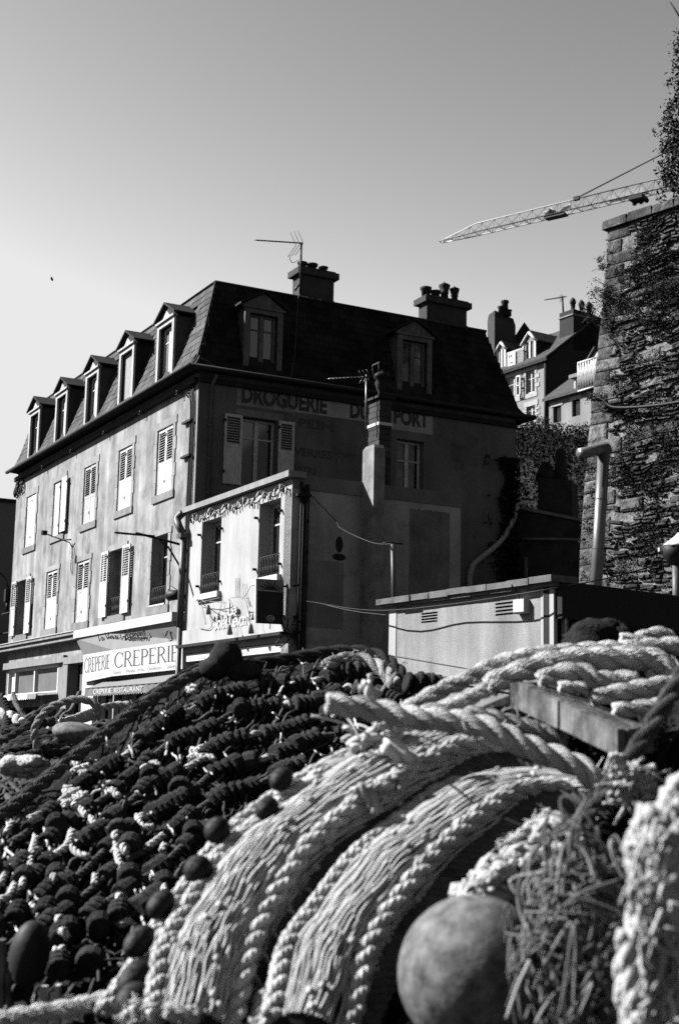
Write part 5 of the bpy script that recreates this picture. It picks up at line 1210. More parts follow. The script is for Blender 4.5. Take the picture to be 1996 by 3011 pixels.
strands('loose_pale_strands', 90, 560, 1500, RIDGE_R, 2420, YR, .09, M['twine_grey'], .003, 40, 120, rg, lambda x, y: y > interp(RIDGE_R, x) + 60)
strands('loose_dark_strands', 160, -60, 260, [(-200, 1664), (0, 1658), (150, 1655), (275, 1695)], 1830, YB, .02, M['twine_dark'], .014, 150, -8, rg)

def twist(b, P, r, n=3, pitch=None, seg=7, phase=0.0, per=9, yarn=0):
    """a laid rope: n strands wound round the line P"""
    P = [V(p) for p in P]; pitch = pitch or r * 7
    d = [0.0]
    for i in range(1, len(P)): d.append(d[-1] + (P[i] - P[i - 1]).length)
    L = d[-1]; steps = max(8, int(L / pitch * per)); Q = []; k = 0
    for i in range(steps + 1):
        s = L * i / steps
        while k < len(d) - 2 and d[k + 1] < s: k += 1
        t = (s - d[k]) / max(1e-6, d[k + 1] - d[k]); Q.append(P[k].lerp(P[k + 1], min(1, t)))
    T = [(Q[min(i + 1, steps)] - Q[max(i - 1, 0)]).normalized() for i in range(steps + 1)]
    N = T[0].orthogonal().normalized(); fr = []
    for i in range(steps + 1):
        N = (N - T[i] * N.dot(T[i])).normalized(); fr.append((N.copy(), T[i].cross(N)))
    ro, rs = {3: (r * .52, r * .56), 4: (r * .58, r * .48)}.get(n, (r * .84, r * .22))
    for j in range(n):
        if yarn:                                            # each strand laid up from yarns
            S = [Q[i] + (fr[i][0] * math.cos(a) + fr[i][1] * math.sin(a)) * ro for i in range(steps + 1) for a in (phase + 2 * math.pi * (j / n + L * i / steps / pitch),)]
            b.tube(S, rs * .9, 7)
            for y_ in range(yarn):
                ya = 2 * math.pi * y_ / yarn; rr_ = random.uniform(.93, 1.07)
                b.tube([S[i] + (fr[i][0] * math.cos(a) + fr[i][1] * math.sin(a)) * rs * .84 * rr_ for i in range(steps + 1) for a in (ya - 2 * math.pi * L * i / steps / (pitch * .9),)], rs * .2, 4)
            continue
        b.tube([Q[i] + (fr[i][0] * math.cos(a) + fr[i][1] * math.sin(a)) * ro for i in range(steps + 1) for a in (phase + 2 * math.pi * (j / n + L * i / steps / pitch),)], rs, seg)
def rope(label, P, r, mt, n=3, pitch=None, cat='rope', fuzz=0, name='rope', group=None, smooth_n=10):
    C = cr(P, smooth_n); b = MB(); big = mt in (M['rope_white'], M['rope_grey'], M['rope_mid']); twist(b, C, r, n, pitch, per=13 if big else 9, yarn=11 if big else 0)
    if fuzz:
        rf = random.Random(len(label))
        for k in range(fuzz):
            p = rf.choice(C); d = V((rf.gauss(0, 1), rf.gauss(0, 1), rf.gauss(0, 1))).normalized()
            b.tube([p + d * r * .9, p + d * r * 1.2 + V((rf.gauss(0, .006),) * 3), p + d * r * 1.35 + V((rf.gauss(0, .012), rf.gauss(0, .012), rf.gauss(0, .012)))], .0012, 3, cap=False)
    return b.build(name, mt, None, label=label, cat=cat, group=group)
F1 = lambda x, y: (x / 2.8515, y / 2.8515 + 1453)
F2 = lambda x, y: (x / 2.495 + 392.8, y / 2.495 + 1453)
F3 = lambda x, y: (x / 2.2277 + 864.1, y / 2.2277 + 1414)
F4 = lambda x, y: (x / 2.8515, y / 2.8515 + 1846)
F5 = lambda x, y: (x / 2.495 + 392.8, y / 2.495 + 1846)
F6 = lambda x, y: (x / 2.2277 + 864.1, y / 2.2277 + 1846)
D2 = lambda x, y: (x / 3.992, y / 3.992 + 1532)
def pts(fn, lst, Y): return [D(*fn(x, y), Y(fn(x, y)[1]) if callable(Y) else Y) for x, y in lst]

# ---- chains of rubber bobbins
bob = MB()
bob.lathe((-.033, 0, 0), (1, 0, 0), [(0, .012), (0, .028), (.003, .0325), (.009, .034), (.015, .0325), (.018, .029), (.019, .019), (.0235, .019), (.0245, .029), (.0275, .033), (.033, .0345), (.0385, .033), (.0415, .029), (.0425, .019), (.047, .019), (.048, .029), (.051, .0325), (.057, .034), (.063, .0325), (.066, .028), (.066, .012)], 12, False)
bmesh_, _c = bob.mesh('bobbin', M['rubber'], V((0, 0, 0)))
bob2 = MB()
bob2.lathe((-.02, 0, 0), (1, 0, 0), [(0, .012), (0, .034), (.004, .038), (.02, .039), (.036, .038), (.04, .034), (.04, .012)], 12, False)
bmesh2, _c = bob2.mesh('bobbin', M['rubber'], V((0, 0, 0)))
bn = thing('bobbin_net', 'ground gear net of dark fuzzy rubber bobbins with white rope ties heaped at the left', 'fishing gear', D(300, 1900, 4.3).xy.to_3d())
rb = random.Random(11)
ties, white_bits, nb_ = [], MB(), 0
def bobbin(p, ax):
    global nb_
    if nb_ >= 300: return
    nb_ += 1
    o = put('bobbin', bmesh_ if rb.random() < .85 else bmesh2, p, bn, ax.to_track_quat('X', 'Z').to_euler(), None)
    s = rb.uniform(.86, 1.08); o.scale = (rb.uniform(.92, 1.1), s, s)
def tie(p, ax, L=.05, r=.014):
    q = ax.normalized(); j = lambda: V((rb.gauss(0, .008), rb.gauss(0, .008), rb.gauss(0, .008)))
    b = MB(); twist(b, cr([p - q * L * .6, p + j() + V((0, -.01, .008)), p + q * L * .6], 4), r, 3, r * 6, 6)
    b.build('rope_tie', M['rope_white'], bn)
nodes = []
for k in range(13):
    x = -60 + rb.uniform(0, 30); row = []; cnt = rb.randint(0, 2)
    while x < 900:
        sp = 64 - 26 * max(0, min(1, (x - 420) / 420)); y = interp(TOP, x) + 50 + k * sp + 7 * math.sin(x * .03 + k)
        x += 36
        if y > interp(HEAD, x) - 34 or y > 2165 - .05 * x: continue
        row.append((x + rb.uniform(-2, 2), y + rb.uniform(-3, 3)))
    P_ = [D(a, c, YL(c) + rb.uniform(-.02, .02)) for a, c in row]
    if len(P_) > 2:
        part('threading_rope', M['rope_mid'], bn, lambda b: twist(b, cr(P_, 3), .011, 3, .07, 5))
    for i in range(len(P_) - 1):
        ax = P_[i + 1] - P_[i]
        if ax.length > .2: continue
        cnt += 1; lower = row[i][1] > 1930
        if cnt % 4 == 3:
            if rb.random() < (.55 if not lower else .4): tie(P_[i].lerp(P_[i + 1], .45), ax, .036, .011)
            nodes.append((row[i], k))
        elif not (lower and rb.random() < .22):
            bobbin(P_[i].lerp(P_[i + 1], .5), ax + V((rb.gauss(0, .006), rb.gauss(0, .006), rb.gauss(0, .006))))
for (x, y), k in nodes:                                    # short legs hanging from the rows
    if y < 1900 and rb.random() < .6: continue
    n = 2 if y > 1880 else 1
    prev = D(x, y + 14, YL(y) + .0)
    for j in range(n + (y > 1950)):
        q = D(x - 6 - 10 * j + rb.uniform(-5, 5), y + 44 + 42 * j, YL(y + 44 + 42 * j) - .03)
        if y + 44 + 42 * j > interp(HEAD, x) - 30 or y > 2110: break
        if j % 2 == 0 or y < 1900: bobbin(q, (q - prev) + V((rb.gauss(0, .01), 0, 0)))
        if rb.random() < .35: tie(q.lerp(prev, -.4), (q - prev), .045, .010)
        prev = q
# white rope pieces showing low in the heap
for seq in ([(480, 210), (450, 300), (380, 360), (320, 378)], [(450, 300), (520, 360), (585, 378)], [(770, 195), (770, 330), (800, 470)], [(740, 340), (800, 350)], [(240, 250), (205, 380), (205, 490)], [(40, 480), (10, 560)], [(100, 560), (60, 640), (0, 660)], [(465, 580), (465, 680), (400, 680)], [(790, 650), (790, 740)], [(745, 740), (815, 740)], [(600, 120), (640, 180), (730, 210)], [(905, 110), (940, 180), (1015, 182)], [(970, 315), (1080, 235)], [(1085, 300), (1070, 340)], [(190, 130), (290, 85)], [(85, 150), (45, 220)], [(210, 700), (260, 780)], [(370, 990), (400, 1060)], [(625, 560), (632, 500)], [(500, 0), (490, 45)], [(530, 60), (570, 110)]):
    b = MB(); C = cr(pts(F4, seq, lambda y: YL(y) - .03), 6) if len(seq) > 2 else pts(F4, seq, lambda y: YL(y) - .03)
    twist(b, C, .0105 if len(seq) < 4 else .013, 3, .07, 6); b.build('rope_tie', M['rope_white'], bn)
for (cx_, cy_), w_, h_, n in (((1350, 825), 100, 55, 9), ((1030, 930), 70, 50, 7), ((470, 1100), 90, 60, 9), ((760, 1080), 60, 60, 5), ((2000, 0), 1, 1, 0), ((1240, 395), 60, 20, 3), ((560, 930), 80, 40, 4)):
    for k in range(n):
        x0, y0 = cx_ + rb.uniform(-w_, w_), cy_ + rb.uniform(-h_, h_); a = rb.uniform(-.6, .5)
        b = MB(); L = w_ * .35
        twist(b, cr(pts(F1, [(x0 - L * math.cos(a), y0 - L * math.sin(a)), (x0, y0 + rb.uniform(-12, 12)), (x0 + L * math.cos(a), y0 + L * math.sin(a))], lambda y: YL(y) - .03), 4), .011, 3, .06, 5); b.build('rope_tie', M['rope_white'], bn)
# the dark ropes along the crest
crest = [(x, interp(TOP, x)) for x in (-40, 40, 110, 200, 270, 330, 400, 470)]
rope('dark twin rope running diagonally up the left edge of the bobbin heap', [D(x, y, YL(y) - .02) for x, y in crest] + [D(500, 1546, 5.2)], .022, M['rope_mid'], 3, .20, fuzz=60)
rope('thinner dark rope lying against the diagonal twin rope', [D(x + 8, y - 16, YL(y) + .02) for x, y in crest], .017, M['rope_dark'], 3, .15, fuzz=60)
rope('dark fuzzy rope arching over the top of the bobbin heap', [D(x, y, YL(y) - .0) for x, y in ((455, 1548), (530, 1540), (620, 1530), (700, 1518), (760, 1508), (830, 1506), (885, 1520), (925, 1555), (945, 1590))], .026, M['rope_dark'], 3, .22, fuzz=90)
rope('grey fuzzy rope end under the dark crest rope', [D(x, y, YL(y) - .05) for x, y in ((752, 1540), (790, 1524), (835, 1524), (880, 1545), (915, 1585))], .026, M['rope_grey'], 3, .2, fuzz=80)

def blob(b, c, rx, ry, rz, amp, fq, n=16, m_=12, seed=0):
    vs = []; fs = []
    for i in range(m_ + 1):
        t = math.pi * i / m_
        for j in range(n):
            a = 2 * math.pi * j / n; d = V((math.sin(t) * math.cos(a), math.sin(t) * math.sin(a), math.cos(t)))
            k = 1 + amp * noise.noise(d * fq + V((seed, 0, 0))) + amp * .5 * noise.noise(d * fq * 2.7 + V((seed, 3, 0)))
            vs.append(c + V((d.x * rx, d.y * ry, d.z * rz)) * k)
    for i in range(m_):
        for j in range(n): fs.append((i * n + j, (i + 1) * n + j, (i + 1) * n + (j + 1) % n, i * n + (j + 1) % n))
    return b.add(vs, fs, True)
b = MB(); blob(b, D(522, 1520, 5.2), .062, .06, .062, .16, 3, 18, 14); blob(b, D(560, 1550, 5.2), .07, .06, .04, .2, 3, seed=4); blob(b, D(496, 1545, 5.2), .06, .06, .045, .2, 3, seed=6)
b.build('wrapped_float', M['rope_dark'], None, label='dark fuzzy wrapped float standing up on the crest of the bobbin heap', cat='float')
for x0, y0 in ((958, 1580), (985, 1578), (1010, 1582)):
    o = put('bobbin', bmesh_, D(x0, y0, 4.9), bn, (0, .2, .3), (1.1, 1.1, 1.1))

# ---- rolls of net lashed into thick bundles
def roll(label, line, r, N, mt, seed, drift=.5, edge=None, core=True):
    rr = random.Random(seed); P = cr(line, 9); t = thing('net_roll', label, 'net roll', V((P[len(P) // 2].x, P[len(P) // 2].y, 0)), 'lashed net rolls')
    n = len(P); T = [(P[min(i + 1, n - 1)] - P[max(i - 1, 0)]).normalized() for i in range(n)]; fr = []; N_ = T[0].orthogonal().normalized()
    for i in range(n):
        u = V((0, 0, 1)).cross(T[i]).normalized(); v = T[i].cross(u); fr.append((u, v))   # u across, v up
    rad = [r * (.97 + .03 * math.sin(i * .3 + seed)) * min(1, .46 + i * .021) for i in range(n)]
    part('core', M['rope_dark'], t, lambda b: b.tube(P, [q * .93 for q in rad], 14))
    b = MB()
    for k in range(N):
        th0 = 2 * math.pi * k / N; a1, a2 = rr.uniform(0, 6.28), rr.uniform(0, 6.28); pt = []
        i0 = 0 if rr.random() < .88 else rr.randint(0, n // 3); i1 = n if rr.random() < .9 else n - rr.randint(0, n // 4)
        for i in range(i0, i1):
            th = th0 + drift * (i / n) + .022 * math.sin(i * .45 + a1) + .012 * math.sin(i * 1.3 + a2); q = rad[i] * (1.0 + .025 * math.sin(i * .7 + a2))
            pt.append(P[i] + (fr[i][0] * math.cos(th) + fr[i][1] * math.sin(th)) * q)
        if len(pt) > 3: b.tube(pt, r * rr.uniform(.019, .029), 5, cap=False)
    b.build('twine_strands', mt, t, kind='stuff')
    b = MB()
    for k in range(N):                                   # mesh knots
        i = rr.randint(1, n - 2); th = rr.uniform(0, 6.28); c = P[i] + (fr[i][0] * math.cos(th) + fr[i][1] * math.sin(th)) * rad[i] * 1.05
        b.lathe(c - T[i] * r * .09, T[i] + V((rr.gauss(0, .3),) * 3), [(0, r * .03), (r * .05, r * .06), (r * .12, r * .06), (r * .17, r * .03)], 6)
    b.build('mesh_knots', mt, t, kind='stuff')
    if edge:
        off_u, off_v, er, pitch, mt2 = edge
        C = [P[i] + fr[i][0] * off_u * rad[i] + fr[i][1] * off_v * rad[i] for i in range(n)]
        part('edge_rope', mt2, t, lambda b: twist(b, C, er, 13, pitch, 5, per=18))  # flank rope coloured dark to stand for the roll's shaded side
        for au, av, r3, pt3, m3 in ((.93, .42, .020, .14, 'rope_white'), (-.62, .86, .018, .12, 'rope_white')):
            C3 = [P[i] + fr[i][0] * au * rad[i] + fr[i][1] * av * rad[i] for i in range(n)]
            part('lashed_rope', M[m3], t, lambda b: twist(b, C3, r3, 4 if r3 > .02 else 3, pt3, 6, per=16, yarn=7))
    return t, P, fr, rad
PX = lambda lst, off=0.0: [D(x, y, YR(y) + off) for x, y in lst]
roll('upper lashed roll of pale net arching down from the knotted twine to the lower left', PX([(1290, 1790), (1180, 1752), (1060, 1752), (960, 1790), (850, 1850), (730, 1930), (635, 2010), (560, 2100), (500, 2200), (455, 2300), (425, 2420)], -.02), .094, 130, M['twine'], 3, .9, (.74, -.50, .047, .26, M['rope_mid']))
roll('lower lashed roll of pale net curving past the grey buoy', PX([(1370, 1850), (1270, 1838), (1160, 1860), (1060, 1915), (960, 1995), (870, 2085), (790, 2190), (735, 2290), (700, 2430)], -.04), .088, 124, M['twine'], 8, .9, (.76, -.48, .047, .26, M['rope_mid']))
# knotted cords in the groove between them
for lab, ln, r in (('knotted pale cord lying between the two net rolls', [(985, 1935), (900, 1985), (810, 2040), (740, 2100), (690, 2180), (640, 2260), (600, 2330), (580, 2420)], .014),
                   ('second knotted pale cord lying in the groove of the net rolls', [(700, 2025), (660, 2080), (610, 2140), (575, 2190), (545, 2240), (520, 2330)], .013)):
    t = thing('knotted_cord', lab, 'cord', PX(ln)[3].xy.to_3d()); C = cr(PX(ln, -.06), 8)
    part('cord', M['rope_grey'], t, lambda b: twist(b, C, r, 3, .08, 6))
    for i in range(4, len(C) - 3, 7):
        part('knot', M['rope_grey'], t, lambda b: (blob(b, C[i], r * 1.45, r * 1.3, r * 1.45, .45, 2.5, 10, 8, seed=i), b.tube(cr([C[i], C[i] + V((.03, -.02, .0)), C[i] + V((.05, -.02, -.03))], 3), .004, 4)))

# ---- head line with black floats down the left side of the upper roll
hl = thing('float_line', 'white head ropes strung with black ball floats along the left side of the net roll', 'float line', D(450, 2000, 3.2).xy.to_3d())
HA = [(905, 1700), (840, 1725), (720, 1786), (640, 1835), (560, 1895), (500, 1950), (455, 2010), (395, 2095), (345, 2170), (295, 2255), (235, 2335)]
HB = [(1000, 1690), (880, 1745), (790, 1800), (690, 1870), (590, 1945), (530, 1990), (470, 2070), (420, 2120), (375, 2175), (362, 2240), (355, 2320), (345, 2420)]
HC = [(745, 1830), (665, 1872), (570, 1925), (520, 1975), (470, 2030)]
part('head_rope', M['rope_white'], hl, lambda b: twist(b, cr(PX(HA, -.06), 8), .0165, 3, .12, 6, yarn=6))
part('head_rope', M['rope_white'], hl, lambda b: twist(b, cr(PX(HB, -.07), 8), .020, 3, .15, 6, yarn=6))
part('head_rope', M['rope_grey'], hl, lambda b: twist(b, cr(PX(HC, -.09), 8), .016, 3, .12, 6))
for (x, y), r, el in (((650, 1800), .023, 1.3), ((617, 1868), .024, 1.15), ((502, 1918), .026, 1.1), ((458, 2010), .029, 1.0), ((372, 2090), .024, 1.4), ((322, 2175), .024, 1.6), ((312, 2262), .027, 1.5), ((307, 2310), .028, 1.3)):
    a = D(x, y, YR(y) - .12); dr_ = (D(x - 40, y + 45, YR(y + 45) - .12) - a).normalized()
    part('float', M['float_black'], hl, lambda b: b.lathe(a - dr_ * r * el, dr_, [(0, r * .25), (r * el * .2, r * .62), (r * el * .5, r * .89), (r * el * .95, r), (r * el, r * .95), (r * el * 1.05, r), (r * el * 1.5, r * .88), (r * el * 1.8, r * .6), (r * el * 2, r * .25)], 18))
# lashing twine at the top knot
lt = thing('twine_lashing', 'pale twine lashing knotted over the ropes at the top of the net rolls', 'twine', D(870, 1690, 3.7).xy.to_3d())
def tw(lst, r, Y, mt='twine', fn=F2):
    Y -= .32
    part('twine_turn', M[mt], lt, lambda b: twist(b, cr(pts(fn, lst, Y), 6), r * .8, 3, r * 6, 6))
tw([(1135, 300), (1145, 380), (1170, 400), (1185, 470), (1195, 570)], .013, 3.35); tw([(1100, 320), (1150, 350), (1200, 390)], .016, 3.36); tw([(1160, 300), (1150, 260)], .008, 3.36, 'twine_grey')
tw([(1195, 560), (1250, 540), (1300, 560), (1310, 620), (1270, 660), (1220, 640), (1200, 690), (1180, 740)], .018, 3.4)
tw([(1230, 670), (1300, 700), (1370, 750), (1420, 800)], .028, 3.35); tw([(1040, 690), (1120, 640), (1200, 600)], .022, 3.4); tw([(870, 880), (960, 830), (1080, 780), (1180, 740)], .040, 3.42, 'twine_grey'); tw([(590, 1000), (660, 960), (740, 930), (860, 850)], .024, 3.35)
tw([(1280, 860), (1350, 830), (1320, 940)], .012, 3.3, 'twine_grey'); tw([(1080, 900), (1120, 950), (1170, 990), (1190, 1060)], .018, 3.25, 'twine_grey'); tw([(1000, 560), (1060, 600), (990, 640)], .008, 3.5)
for k in range(12):
    a = F2(1150 + rb.gauss(0, 130), 640 + rb.gauss(0, 110)); p = D(a[0], a[1], 3.08); q = V((rb.gauss(0, .03), rb.gauss(0, .02), rb.gauss(0, .03)))
    part('twine_end', M['twine'], lt, lambda b: b.tube(cr([p, p + q + V((0, 0, .01)), p + q * 2], 3), .003, 4))
# ---- the big white ropes
rope('thick white three strand rope crossing the heap with its whipped end at the left', [D(*F2(x, y), 2.86) for x, y in ((905, 425), (1000, 440), (1100, 455), (1250, 478))] + [D(*F3(x, y), 2.86 - .00005 * (x - 40)) for x, y in ((200, 545), (400, 560), (560, 590), (680, 640), (780, 690), (900, 735), (1010, 775), (1100, 830), (1160, 890), (1195, 955))], .0235, M['rope_white'], 3, .15, fuzz=14)
rope('long white rope running along the top of the heap to the right edge', [D(*F3(x, y), 3.42) for x, y in ((60, 545), (170, 500), (310, 420), (460, 350), (620, 275), (800, 225), (1000, 205), (1250, 190), (1420, 180), (1620, 165))], .021, M['rope_white'], 3, .15, fuzz=60)
rope('second white rope lying just below the top rope at the right', [D(*F3(x, y), 3.38) for x, y in ((590, 385), (660, 345), (760, 305), (900, 260), (1080, 240), (1280, 235), (1440, 250), (1520, 300), (1500, 360))], .028, M['rope_white'], 3, .19, fuzz=60)
G2 = 'short rope lengths showing under the top ropes'
rope('white rope length just above the weathered wooden box', [D(*F3(x, y), 3.30) for x, y in ((850, 355), (920, 325), (1010, 305), (1090, 315), (1140, 350), (1240, 350), (1350, 350))], .022, M['rope_white'], 3, .14, group=G2)
rope('stubby white rope end lying on the wooden box', [D(*F3(x, y), 3.22) for x, y in ((950, 385), (1010, 385), (1090, 395))], .014, M['rope_white'], 3, .1, group=G2)
rope('upper of two grey white ropes right of the wooden box', [D(*F3(x, y), 3.22) for x, y in ((1120, 455), (1200, 425), (1320, 400), (1440, 380), (1560, 365))], .020, M['rope_white'], 3, .14, group=G2)
rope('lower of two grey white ropes right of the wooden box', [D(*F3(x, y), 3.15) for x, y in ((1230, 505), (1320, 500), (1430, 485), (1540, 470))], .018, M['rope_white'], 3, .13, group=G2)
rope('white rope loop standing up at the far right crest', [D(*F3(x, y), 3.6) for x, y in ((1265, 135), (1340, 140), (1410, 115), (1480, 105), (1525, 130), (1500, 165), (1400, 175), (1300, 160))], .016, M['rope_white'], 3, .12)
rope('pale rope pieces under the white rope left of the wooden box', [D(*F3(x, y), 3.24) for x, y in ((250, 515), (340, 495), (430, 470), (520, 430), (580, 400))], .017, M['rope_white'], 3, .12, group=G2)
rope('pale frayed rope under the end of the thick white rope', [D(*F3(x, y), 3.16) for x, y in ((480, 520), (620, 545), (780, 590), (900, 630), (990, 660))], .018, M['rope_grey'], 3, .12, group=G2, fuzz=40)
rope('dark net selvedge rope in the shade under the thick white rope', [D(*F3(x, y), 3.14) for x, y in ((150, 700), (250, 655), (360, 640), (480, 650), (620, 680), (740, 720), (820, 760))], .036, M['rope_mid'], 3, .2, fuzz=30)
rope('twisted tarred rope slanting down across the right side of the heap', [D(*F3(x, y), 2.55) for x, y in ((1620, 270), (1570, 350), (1500, 460), (1430, 580), (1350, 700), (1270, 810), (1200, 910), (1130, 1010), (1050, 1080), (960, 1130))], .0165, M['rope_mid'], 3, .15, fuzz=50)
b = MB()
for i, (x, y, rx) in enumerate(((1090, 120, .045), (1150, 95, .05), (1205, 95, .045), (1060, 150, .05), (1140, 150, .10), (1230, 160, .08))): blob(b, D(*F3(x, y), 4.4), rx, rx, rx * .7, .3, 2.5, seed=i)
b.build('dark_net_bundle', M['net_dark'], None, label='dark bunched net lump on the crest before the shed side', cat='net lump')
# ---- weathered wooden box
wb = thing('wooden_box', 'weathered grey wooden box half buried among the ropes', 'box', D(*F3(1000, 600), 3.4).xy.to_3d())
A_ = [D(*F3(745, 358), 3.30), D(*F3(1258, 600), 2.86), D(*F3(1258, 745), 2.86), D(*F3(745, 500), 3.30)]
bk = D(*F3(1395, 585), 3.10) - A_[1]
nrm = (A_[1] - A_[0]).cross(A_[3] - A_[0]).normalized(); nrm = nrm if nrm.y < 0 else -nrm
for a, c in ((0, .13), (.14, .44), (.45, .66), (.67, .998)):
    a, c = a + .002, c; o_ = nrm * random.uniform(0, .006)
    part('plank', M['wood'], wb, lambda b: b.prism([A_[0].lerp(A_[1], a) + o_, A_[0].lerp(A_[1], c) + o_, A_[3].lerp(A_[2], c) + o_, A_[3].lerp(A_[2], a) + o_], -nrm * .018))
for i in range(3):
    a, c = i / 3 + .01, (i + 1) / 3 - .03 * (i < 2)
    part('plank', M['wood'], wb, lambda b: b.prism([A_[0] + bk * a, A_[1] + bk * a, A_[1] + bk * c, A_[0] + bk * c], V((0, 0, -.016))))
part('end_board', M['wood'], wb, lambda b: b.prism([A_[1] - nrm * .02, A_[1] + bk - nrm * .02, A_[2] + bk - nrm * .02, A_[2] - nrm * .02], (A_[0] - A_[1]).normalized() * .02))
part('corner_post', M['wood'], wb, lambda b: b.prism([D(*F3(705, 365), 3.33), D(*F3(742, 360), 3.32), D(*F3(742, 500), 3.32), D(*F3(705, 495), 3.33)], V((0, .05, 0))))

# ---- grey buoy at the bottom
bc_ = D(1096, 2250, 2.35); br = .1235
by = thing('round_buoy', 'large round grey buoy resting in the nets at the bottom right', 'buoy', bc_ - V((0, 0, br)))
ba = V((.55, -.25, -.35)).normalized()
part('ball', M['buoy'], by, lambda b: b.lathe(bc_ - ba * br, ba, [(br * (1 - math.cos(math.pi * i / 22)), max(.004, br * math.sin(math.pi * i / 22))) for i in range(23)], 36))
part('lug', M['buoy_dark'], by, lambda b: b.lathe(bc_ + ba * br * .95, ba, [(0, .03), (.02, .03), (.03, .02), (.045, .02)], 12))
# ---- tangle of twine right of the buoy
tg = thing('twine_tangle', 'tangle of grey knotted twine on the right of the round buoy', 'net tangle', D(1330, 2180, 2.15).xy.to_3d())
tc_ = D(1352, 2195, 2.2)
part('core', M['net_dark'], tg, lambda b: blob(b, tc_ + V((.01, .03, 0)), .066, .06, .115, .3, 2.5, 18, 14))
b = MB(); rt = random.Random(21)
for k in range(150):
    d = V((rt.gauss(0, 1), rt.gauss(0, .8) - .5, rt.gauss(0, 1))).normalized(); pt_ = []; f_ = rt.uniform(.75, 1.1)
    for q in range(rt.randint(4, 8)):
        d = (d + V((rt.gauss(0, .42), rt.gauss(0, .35), rt.gauss(0, .42)))).normalized(); f_ = max(.7, min(1.3, f_ + rt.gauss(0, .13)))
        wob = 1 + .3 * noise.noise(d * 2.3); pt_.append(tc_ + V((d.x * .098, d.y * .09, d.z * .160)) * f_ * wob)
    b.tube(cr(pt_, 5), rt.uniform(.0016, .0030), 5)
b.build('tangled_twine', M['twine_tangle'], tg, kind='stuff')
for seq in ([(990, 180), (1060, 230), (1110, 330), (1140, 450)], [(1215, 210), (1230, 300), (1290, 420)], [(780, 640), (850, 780), (960, 900), (1150, 1030)], [(800, 830), (740, 960), (680, 1130)], [(860, 880), (820, 980)], [(930, 1000), (870, 1080), (830, 1157)]):
    part('loose_end', M['twine_grey'], tg, lambda b: b.tube(cr(pts(F6, seq, 2.12), 5), .0026, 6))
bw = thing('bunched_net', 'sunlit bunch of white net lying above the round buoy', 'net bunch', D(1180, 2000, 2.6).xy.to_3d())
b = MB(); rt = random.Random(4)
for k in range(34):
    t_ = rt.random(); x = 480 + 520 * t_ + rt.gauss(0, 30); y = 470 - 290 * t_ + rt.gauss(0, 40) + 40
    c = D(*F6(x, y), 2.62 + rt.gauss(0, .03)); r = rt.uniform(.016, .032); blob(b, c, r * 1.5, r, r, .4, 2.2, 10, 8, seed=k)
b.build('net_folds', M['wool'], bw, kind='stuff')
b = MB()
for k in range(120):
    t_ = rt.random(); x = 470 + 540 * t_ + rt.gauss(0, 45); y = 500 - 300 * t_ + rt.gauss(0, 55); a = rt.uniform(-1.2, .4); L = rt.uniform(25, 60)
    b.tube(cr([D(*F6(x + L * math.cos(a) * (j - 1), y + L * math.sin(a) * (j - 1) + rt.uniform(-12, 12)), 2.58 + rt.gauss(0, .02)) for j in range(3)], 3), .0045, 5)
b.build('net_twine', M['twine'], bw, kind='stuff')
for seq in ([(640, 240), (720, 210), (790, 150), (850, 110), (910, 65)], [(1000, 160), (1060, 100), (1130, 60), (1180, 0)]):
    rope('short frayed white cord lying in the dark net above the round buoy' if seq[0][0] < 700 else 'frayed white cord end under the slanting tarred rope', pts(F6, seq, 2.6), .010, M['rope_white'], 3, .06, cat='cord', fuzz=30, name='cord')
# ---- blurred heap of pale net at the right edge
rn = thing('pale_net_heap', 'bulky heap of pale fluffy net filling the right edge of the foreground', 'net heap', D(1540, 2150, 1.75).xy.to_3d())
b = MB(); rt = random.Random(9)
edge_x = [(1840, 1545), (1900, 1490), (1960, 1440), (2050, 1445), (2120, 1455), (2200, 1462), (2300, 1450), (2420, 1440)]
part('net_core', M['wool'], rn, lambda b: blob(b, D(1620, 2180, 1.98), .09, .10, .22, .25, 2.2, 20, 16))
for k, (x0, y0, amp, r, m_) in enumerate(((1470, 1960, 16, .018, 'wool'), (1515, 1860, 20, .020, 'wool'), (1560, 1800, 18, .019, 'wool'), (1490, 2080, 14, .016, 'rope_white'), (1540, 2010, 22, .018, 'rope_white'), (1455, 2150, 10, .015, 'wool'))):
    line = [D(x0 + amp * math.sin(y * .016 + k * 1.7) + (y - y0) * (-.02 + .015 * (k % 3)), y, 1.80 - .012 * (k % 3)) for y in range(y0, 2480, 45)]
    part('hanging_rope', M[m_], rn, lambda b: twist(b, cr(line, 6), r, 3, r * 5.5, 8))
b = MB()
for k in range(60):
    y = rt.uniform(1840, 2430); x0 = interp(edge_x, y) + 20; x = x0 + abs(rt.gauss(0, 60)); c = D(x, y, 1.82 + rt.gauss(0, .02)); r = rt.uniform(.010, .020)
    blob(b, c, r, r, r * rt.uniform(1.2, 2.4), .5, 2.4, 10, 8, seed=k)
b.build('net_folds', M['wool'], rn, kind='stuff')
b = MB()
for k in range(260):
    y = rt.uniform(1820, 2430); x = interp(edge_x, y) + 8 + abs(rt.gauss(0, 75)); c = D(x, y, 1.77 + rt.gauss(0, .012)); q = V((rt.gauss(0, .012), rt.gauss(0, .006), rt.uniform(-.05, .01)))
    b.tube(cr([c, c + q * .5 + V((rt.gauss(0, .006), 0, 0)), c + q], 4), rt.uniform(.0015, .0035), 5)
b.build('net_twine', M['twine'], rn, kind='stuff')
b = MB()
